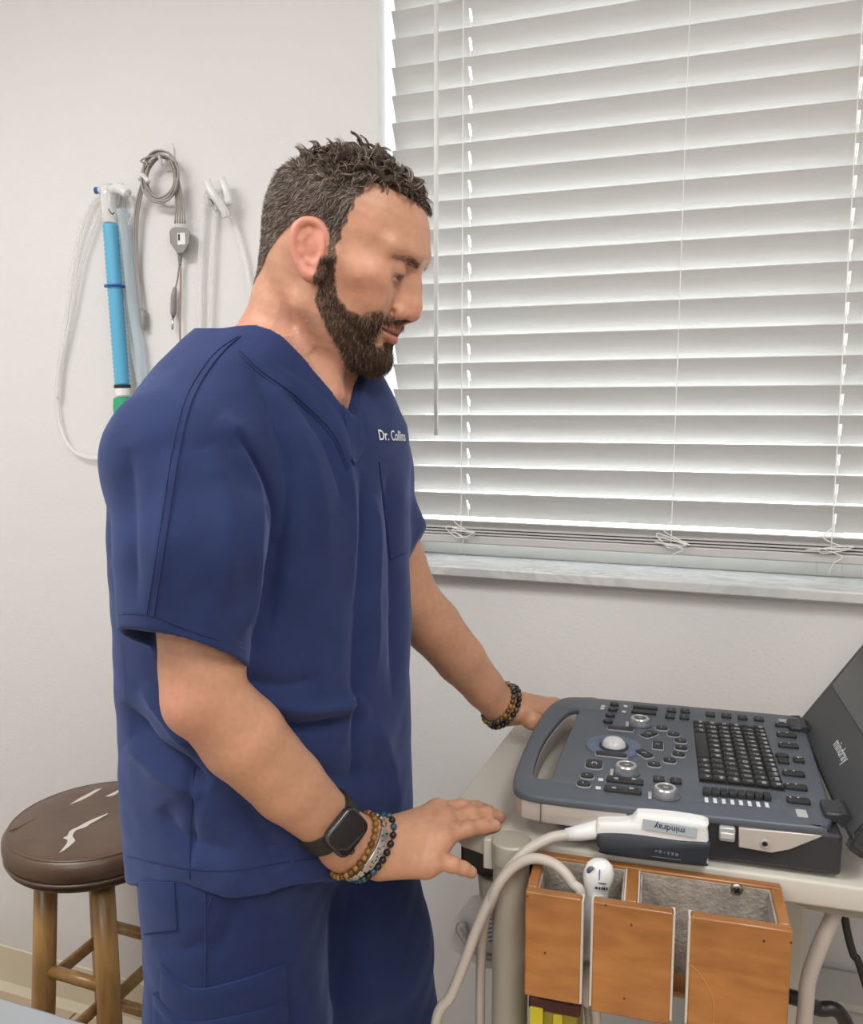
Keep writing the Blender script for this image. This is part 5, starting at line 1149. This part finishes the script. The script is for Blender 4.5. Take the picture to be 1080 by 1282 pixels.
def patch(name, quad, nu, nv, m, parent, bv=None, lift=.0022, skip=.06):
    """cloth panel following the surface: quad of pixel corners (TL, TR, BR, BL) or a function (s, t) -> pixel"""
    f = quad if callable(quad) else (lambda s, t: tuple((np.array(quad[0]) * (1 - s) + np.array(quad[1]) * s) * (1 - t) + (np.array(quad[3]) * (1 - s) + np.array(quad[2]) * s) * t))
    top = {}; bot = {}
    for i in range(nu + 1):
        for j in range(nv + 1):
            h = hit(*f(i / nu, j / nv), bv)
            if h is not None: e = min(i, j, nu - i, nv - j); top[i, j] = h[0] + h[1] * (lift if e > 0 else lift * .75); bot[i, j] = h[0] - h[1] * .002
    V = []; ix = {}; Fc = []
    for k in top: ix[k] = len(V); V.append(top[k])
    nb = {}
    for k in bot: nb[k] = len(V); V.append(bot[k])
    cells = {(i, j) for i in range(nu) for j in range(nv) if all(k in top for k in ((i, j), (i + 1, j), (i + 1, j + 1), (i, j + 1))) and np.linalg.norm(top[i, j] - top[i + 1, j + 1]) < skip}
    for (i, j) in cells:
        q = [(i, j), (i + 1, j), (i + 1, j + 1), (i, j + 1)]; Fc.append([ix[k] for k in q])
        for (a, b, nbr) in ((q[0], q[1], (i, j - 1)), (q[1], q[2], (i + 1, j)), (q[2], q[3], (i, j + 1)), (q[3], q[0], (i - 1, j))):
            if nbr not in cells: Fc.append([ix[b], ix[a], nb[a], nb[b]])
    if Fc: return obj(name, V, Fc, m, parent, smooth=True, auto=50)
# shoulder seam and its stitching, sleeve hem, neck band, pocket, hem line
for k, (dx, r_) in enumerate(((0, .0011), (-9, .0005))):
    seam('shoulder_seam', [(301 + dx * .3, 421), (280 + dx, 440), (258 + dx, 468), (242 + dx, 497), (232 + dx, 530), (222 + dx, 580), (213 + dx, 640), (204 + dx, 700), (193 + dx, 770)], r_, M_seam, sct)
seam('sleeve_stitching', [(149, 768), (190, 771), (240, 791), (304, 812)], .0006, M_seam, sct)
seam('hem_stitching', [(160, 1071), (200, 1081), (250, 1089), (300, 1089), (350, 1080), (400, 1074)], .0006, M_seam, sct)
seam('side_seam', [(243, 960), (240, 1010), (238, 1060), (238, 1100)], .0006, M_seam, sct)
def band(inner, outer):
    a, b = spline(np.array(inner, float), 8), spline(np.array(outer, float), 8); sa, sb = np.linspace(0, 1, len(a)), np.linspace(0, 1, len(b))
    def f(s, t):
        p = np.array([np.interp(s, sa, a[:, 0]), np.interp(s, sa, a[:, 1])]); q = np.array([np.interp(s, sb, b[:, 0]), np.interp(s, sb, b[:, 1])]); return tuple(p * (1 - t) + q * t)
    return f
patch('neck_band', band([(306, 424), (340, 450), (385, 481), (412, 506), (428, 528), (440, 560)], [(300, 440), (328, 466), (370, 497), (398, 522), (420, 548), (436, 585)]), 40, 6, M_top, sct, lift=.0026)
patch('neck_band', band([(428, 474), (428, 495), (429, 515), (431, 528), (434, 550), (438, 575)], [(446, 478), (449, 505), (453, 530), (456, 550), (452, 568), (442, 582)]), 30, 6, M_top, sct, lift=.0030)
seam('band_stitching', [(298, 443), (326, 469), (368, 500), (396, 525), (418, 552), (434, 588)], .0006, M_seam, sct)
pk = patch('chest_pocket', [(474, 578), (505, 580), (507, 690), (488, 700)], 12, 30, M_top, sct, lift=.0022)
seam('pocket_stitching', [(474, 592), (490, 594), (505, 595)], .0006, M_seam, sct); seam('pocket_stitching', [(474, 578), (478, 620), (483, 660), (488, 700)], .0008, M_seam, sct)
# embroidered name on the chest
V, Fc = text_geo('Dr. Collins', .0165); x0_ = min(v[0] for v in V); out = []
h0 = hit(473, 545)[0]; P0 = np.array([h0 @ RV, h0 @ FV, h0[2]]); e1 = np.array([-RB[0], -RB[1], 0]); ef = np.array([FB[0], FB[1], 0])
for (p, q) in V:
    o3 = P0 + e1 * (p - x0_) + np.array([0, 0, q - .05 * (p - x0_)]) + ef * .12; hh = bvT.ray_cast(Vector(toW(o3)), Vector(-toW(ef)), .3); out.append(np.array(hh[0]) + toW(ef) * .0014 if hh[0] is not None else None)
good = [f for f in Fc if all(out[i] is not None for i in f)]
MB().add([q if q is not None else np.zeros(3) for q in out], good).build('embroidered_name', mat('white_thread', (.85, .85, .85), .7), sct)

# ------------------------------------------------------------------ trousers
vt = Vol((-.42, .70, .02), (.12, 1.26, .96), .0040)
vt.fn(lambda X, Y, Z: np.maximum(torso(X + .000, Y, np.maximum(Z, .70), .012 + np.clip((.905 - Z) * .75, 0, .09)), np.maximum(.79 - Z, Z - .94)))
for s_ in (1, -1):
    a, b, c = LEG[s_]; vt.chain([(a + [0, 0, .03], .106 if s_ > 0 else .096), (a * .6 + b * .4, .102 if s_ > 0 else .094), (b, .085), (c + [0, 0, .03], .078), (c + [0, 0, -.03], .078)], .026)
vt.fn(lambda X, Y, Z: Z - .055, None, None, 0, 'sub')
PV, PQ = vt.mesh(); PV = smooth_mesh(PV, PQ, 3)
PV = folds(PV, PQ, [([(300, 1100), (290, 1150), (262, 1200)], .004, 9, 0), ([(415, 1090), (418, 1180), (414, 1280)], .004, 9, .3), ([(440, 1110), (430, 1200), (420, 1280)], .006, 9, 0), ([(470, 1120), (460, 1200), (470, 1280)], -.004, 14, 0), ([(190, 1180), (230, 1190), (262, 1170)], .004, 10, 0), ([(186, 1240), (200, 1260), (215, 1282)], .003, 8, 0)])
PV = PV + normals(PV, PQ) * (.0012 * n3(PV, 30, 41) + .0006 * n3(PV, 70, 42))[:, None]
tro = fast_obj('scrub_trousers', toW(PV), PQ, M_tr, man)
bvP = BVHTree.FromPolygons([tuple(q) for q in toW(PV)], [tuple(int(i) for i in q) for q in PQ])
seam('side_seam', [(257, 1100), (258, 1150), (258, 1200), (257, 1240)], .0011, M_seam, tro, bvP)
seam('pocket_edge', [(270, 1112), (263, 1130), (258, 1145)], .0010, M_seam, tro, bvP)
patch('back_pocket', [(176, 1104), (219, 1104), (222, 1163), (180, 1168)], 12, 16, M_tr, tro, bvP)
patch('cargo_pocket', band([(203, 1204), (240, 1236), (300, 1226), (357, 1206)], [(203, 1300), (240, 1332), (300, 1322), (357, 1300)]), 30, 20, M_tr, tro, bvP, .0042)
patch('cargo_pocket', band([(197, 1240), (235, 1274), (300, 1266), (357, 1250)], [(197, 1330), (235, 1364), (300, 1356), (357, 1330)]), 30, 20, M_tr, tro, bvP, .0075)
seam('pocket_stitching', [(203, 1222), (240, 1252), (300, 1243), (357, 1224)], .0006, M_seam, tro, bvP, lift=.0028)
# shoes
M_shoe = mat('black_shoe', (.015, .015, .016), .5); M_sole = mat('shoe_sole', (.05, .05, .05), .7)
for s_ in (1, -1):
    c = LEG[s_][2]; d2 = np.array([math.cos(-.5), math.sin(-.5), 0]) if s_ > 0 else np.array([math.cos(-.25), math.sin(-.25), 0]); vv = Vol(c + [-.14, -.18, -.1], c + [.25, .14, .06], .005)
    vv.chain([(c + d2 * -.05 + [0, 0, -.04], .046), (c + d2 * .04 + [0, 0, -.042], .046), (c + d2 * .13 + [0, 0, -.05], .040), (c + d2 * .17 + [0, 0, -.056], .034)], .03); vv.cone(c, c + [0, 0, -.04], .046, .048, .02)
    vv.fn(lambda X, Y, Z: Z - .012, None, None, 0, 'sub'); a_, b_ = vv.mesh(); sh = fast_obj('shoe', toW(smooth_mesh(a_, b_, 2)), b_, M_shoe, man)
    ring_ = [c + d2 * x_ + np.cross(d2, [0, 0, 1]) * y_ for x_, y_ in ((-.095, 0), (-.08, .035), (0, .047), (.1, .046), (.17, .035), (.205, 0), (.17, -.035), (.1, -.046), (0, -.047), (-.08, -.035))]
    rs_ = spline(np.array([[q[0], q[1], 0] for q in ring_]), 4, closed=True); MB().loft([[toW(q + [0, 0, zz]) for q in rs_] for zz in (0, .018)]).build('sole', M_sole, sh, auto=50)

# ------------------------------------------------------------------ watch and bracelets
def frame_ring(C0, t, n, ra, rb, k, ph=0.0):
    s_ = np.cross(t, n); return [C0 + ra * math.cos(a) * n + rb * math.sin(a) * s_ for a in ph + np.linspace(0, 2 * math.pi, k, endpoint=False)]
bvA = BVHTree.FromPolygons([tuple(q) for q in RVt], [tuple(int(i) for i in q) for q in RQ])
bvL = BVHTree.FromPolygons([tuple(q) for q in LVt], [tuple(int(i) for i in q) for q in LQ])
def wrap(bv, C0, t, n, k, off, ph=0.0):
    """ring of points lying on the limb round axis t through C0"""
    s_ = np.cross(t, n); out = []
    for a in ph + np.linspace(0, 2 * math.pi, k, endpoint=False):
        d = math.cos(a) * n + math.sin(a) * s_; h = bv.ray_cast(Vector(C0 + d * .12), Vector(-d)); r_ = (np.array(h[0]) - C0) @ d if h[0] is not None else .03
        out.append((min(max(r_, .018), .045) + off, d))
    rr = np.array([q[0] for q in out])
    for _ in range(4): rr = .5 * rr + .25 * (np.roll(rr, 1) + np.roll(rr, -1))
    return [C0 + r_ * q[1] for r_, q in zip(rr, out)]
def orth(t, n): n = n - t * (n @ t); return n / np.linalg.norm(n)
M_band = mat('dark_olive_strap', (.025, .024, .018), .6); M_case = mat('graphite_case', (.09, .10, .105), .25, .8)
wt = J(433, 1040, .80); tt_ = dR / np.linalg.norm(dR); C0 = ER + tt_ * ((wt - ER) @ tt_); nW = orth(tt_, np.array([.10, -.80, .62])); sW = np.cross(tt_, nW)
ringp = wrap(bvA, C0, tt_, nW, 40, .0012)
wat = thing('tmp', (0, 0, 0), None, None); bpy.data.objects.remove(wat)
rng1 = []
for q in ringp:
    d = q - C0; d = d / np.linalg.norm(d); rng1.append([toW(q + tt_ * a + d * b) for a, b in ((-.0115, 0), (-.0105, .0018), (.0105, .0018), (.0115, 0), (.0105, -.001), (-.0105, -.001))])
watch = MB().loft(rng1 + rng1[:1], cap=False).build('wrist_watch', M_band, man, smooth=False, auto=40, label='black smart watch with dark olive strap')
top_r = max((q - C0) @ nW for q in ringp); Mw = np.eye(4); B3 = np.stack([toW(tt_), toW(sW), toW(nW)], 1); Mw[:3, :3] = B3; Mw[:3, 3] = toW(C0 + nW * (top_r + .0005)); Mw = Matrix(Mw.tolist())
plate2d('watch_case', [rrect(.0375, .0440, .0100, 6)], Mw, .0105, .0040, M_case, watch)
plate2d('watch_screen', [rrect(.0330, .0395, .0085, 6)], Mw @ Matrix.Translation((0, 0, .0094)), .0022, .0010, mat('watch_glass', (.010, .006, .006), .08), watch)
MB(Mw).lathe([(.0034, 0), (.0036, .001), (.0036, .0028), (.0030, .0032)], (.0185, .009, .0052), (1, 0, 0), 16).build('watch_crown', M_case, watch, auto=40)
def bead_ring(name, label, bv, C0, t, n, k, rb, off, mats, par=man, sq=1.0, V_=None):
    P = wrap(bv, C0, t, n, k, off); cord = MB().tube([toW(q) for q in P + P[:1]], .0008, 6, cap=False).build(name, mats[0], par, smooth=True, label=label)
    b0 = {}
    for i, q in enumerate(P):
        m = mats[(i * 7 + i // 3) % len(mats)]; w = toW(q)
        if m.name not in b0:
            bm = bmesh.new(); bmesh.ops.create_uvsphere(bm, u_segments=10, v_segments=7, radius=rb); me = bpy.data.meshes.new('bead'); bm.to_mesh(me); bm.free(); me.materials.append(m); me.polygons.foreach_set('use_smooth', [True] * len(me.polygons))
            o = bpy.data.objects.new('bead', me); COL.objects.link(o); o.parent = cord; o.matrix_parent_inverse = Matrix.Translation(-Vector(man['_base'])) @ Matrix.Identity(4) if False else Matrix.Identity(4); o.location = w; b0[m.name] = o
        else:
            o = b0[m.name].copy(); COL.objects.link(o); o.location = w
    return cord
M_gold = mat('tiger_eye_bead', (.26, .13, .025), .25, var=.5, vscale=120); M_gold2 = mat('dark_tiger_eye_bead', (.11, .05, .012), .25, var=.5, vscale=120)
M_lava = mat('black_bead', (.012, .012, .013), .35); M_teal = mat('teal_bead', (.02, .09, .13), .2); M_slv = mat('silver_link', (.55, .53, .49), .3, .9); M_pyr = mat('olive_bronze_bead', (.13, .095, .045), .3, .4)
axH = (mcR[2] - WR); axH = axH / np.linalg.norm(axH); tm = tt_ * .75 + axH * .25; tm /= np.linalg.norm(tm); nH = orth(tm, np.array([.05, -.80, .62]))
cen = WR + tm * .006
bead_ring('beaded_bracelet', 'golden brown beaded bracelet next to the watch', bvA, cen - tm * .008, tm, nH, 30, .0036, .0032, [M_gold, M_gold, M_gold2])
bead_ring('beaded_bracelet', 'black and teal beaded bracelet nearest the hand', bvA, cen + tm * .0125, tm, nH, 28, .0038, .0034, [M_lava, M_teal, M_lava, M_lava, M_teal])
lk = wrap(bvA, cen + tm * .0025, tm, nH, 26, .0030)
chn = MB().tube([toW(q) for q in lk + lk[:1]], .0016, 6, cap=False).build('chain_bracelet', M_slv, man, smooth=True, label='silver chain bracelet with engraved plate')
sH = np.cross(tm, nH)
for i, q in enumerate(lk):
    d = orth(tm, q - cen); B3 = np.stack([toW(tm), toW(np.cross(tm, d)), toW(d)], 1); M4 = np.eye(4); M4[:3, :3] = B3; M4[:3, 3] = toW(q); M4 = Matrix(M4.tolist())
    a = math.atan2((q - cen) @ sH, (q - cen) @ nH)
    if -.75 < a < .45: continue
    MB(M4).box((0, 0, 0), (.0068, .0062, .0034)).build('chain_link', M_slv, chn, bevel=.0008)
arc = [C_ for C_ in wrap(bvA, cen + tm * .0025, tm, nH, 60, .0042)]
sel = sorted([(math.atan2((q - cen) @ sH, (q - cen) @ nH), q) for q in arc], key=lambda e: e[0]); sel = [(a, q) for a, q in sel if -.78 < a < .48]
rings = []
for a, q in sel:
    d = orth(tm, q - cen); rings.append([toW(q + tm * x_ + d * z_) for x_, z_ in ((-.0052, -.001), (-.0052, .0006), (-.0046, .0012), (.0046, .0012), (.0052, .0006), (.0052, -.001))])
pl_o = MB().loft(rings).build('engraved_plate', M_slv, chn, auto=40)
rg = np.random.default_rng(9); b = MB()
for a, q in sel[1:-1]:
    d = orth(tm, q - cen); c2 = np.cross(tm, d)
    for k in range(2):
        o_ = q + tm * rg.uniform(-.0034, .0034) + c2 * rg.uniform(-.001, .001) + d * .0011; e = rg.normal(0, 1, 2); e /= np.linalg.norm(e); e2 = tm * e[0] + c2 * e[1]; b.tube([toW(o_ - e2 * .0014), toW(o_ + d * .0004), toW(o_ + e2 * .0014)], .0004, 5)
b.build('engraving', mat('engraved_black', (.02, .02, .02), .5), chn)
# left wrist
tL_ = dL / np.linalg.norm(dL); axL = (mcL[1] - WL) / np.linalg.norm(mcL[1] - WL); tl2 = tL_ * .6 + axL * .4; tl2 /= np.linalg.norm(tl2); nL = orth(tl2, np.array([-.2, -.8, .4]))
bead_ring('beaded_bracelet', 'black beaded bracelet on the far wrist', bvL, WL + tl2 * .006, tl2, nL, 26, .0042, .0034, [M_lava, M_pyr, M_lava, M_pyr])
bead_ring('beaded_bracelet', 'bronze and olive beaded bracelet on the far wrist', bvL, WL - tl2 * .004, tl2, nL, 26, .0040, .0032, [M_pyr, M_lava, M_pyr, M_gold])
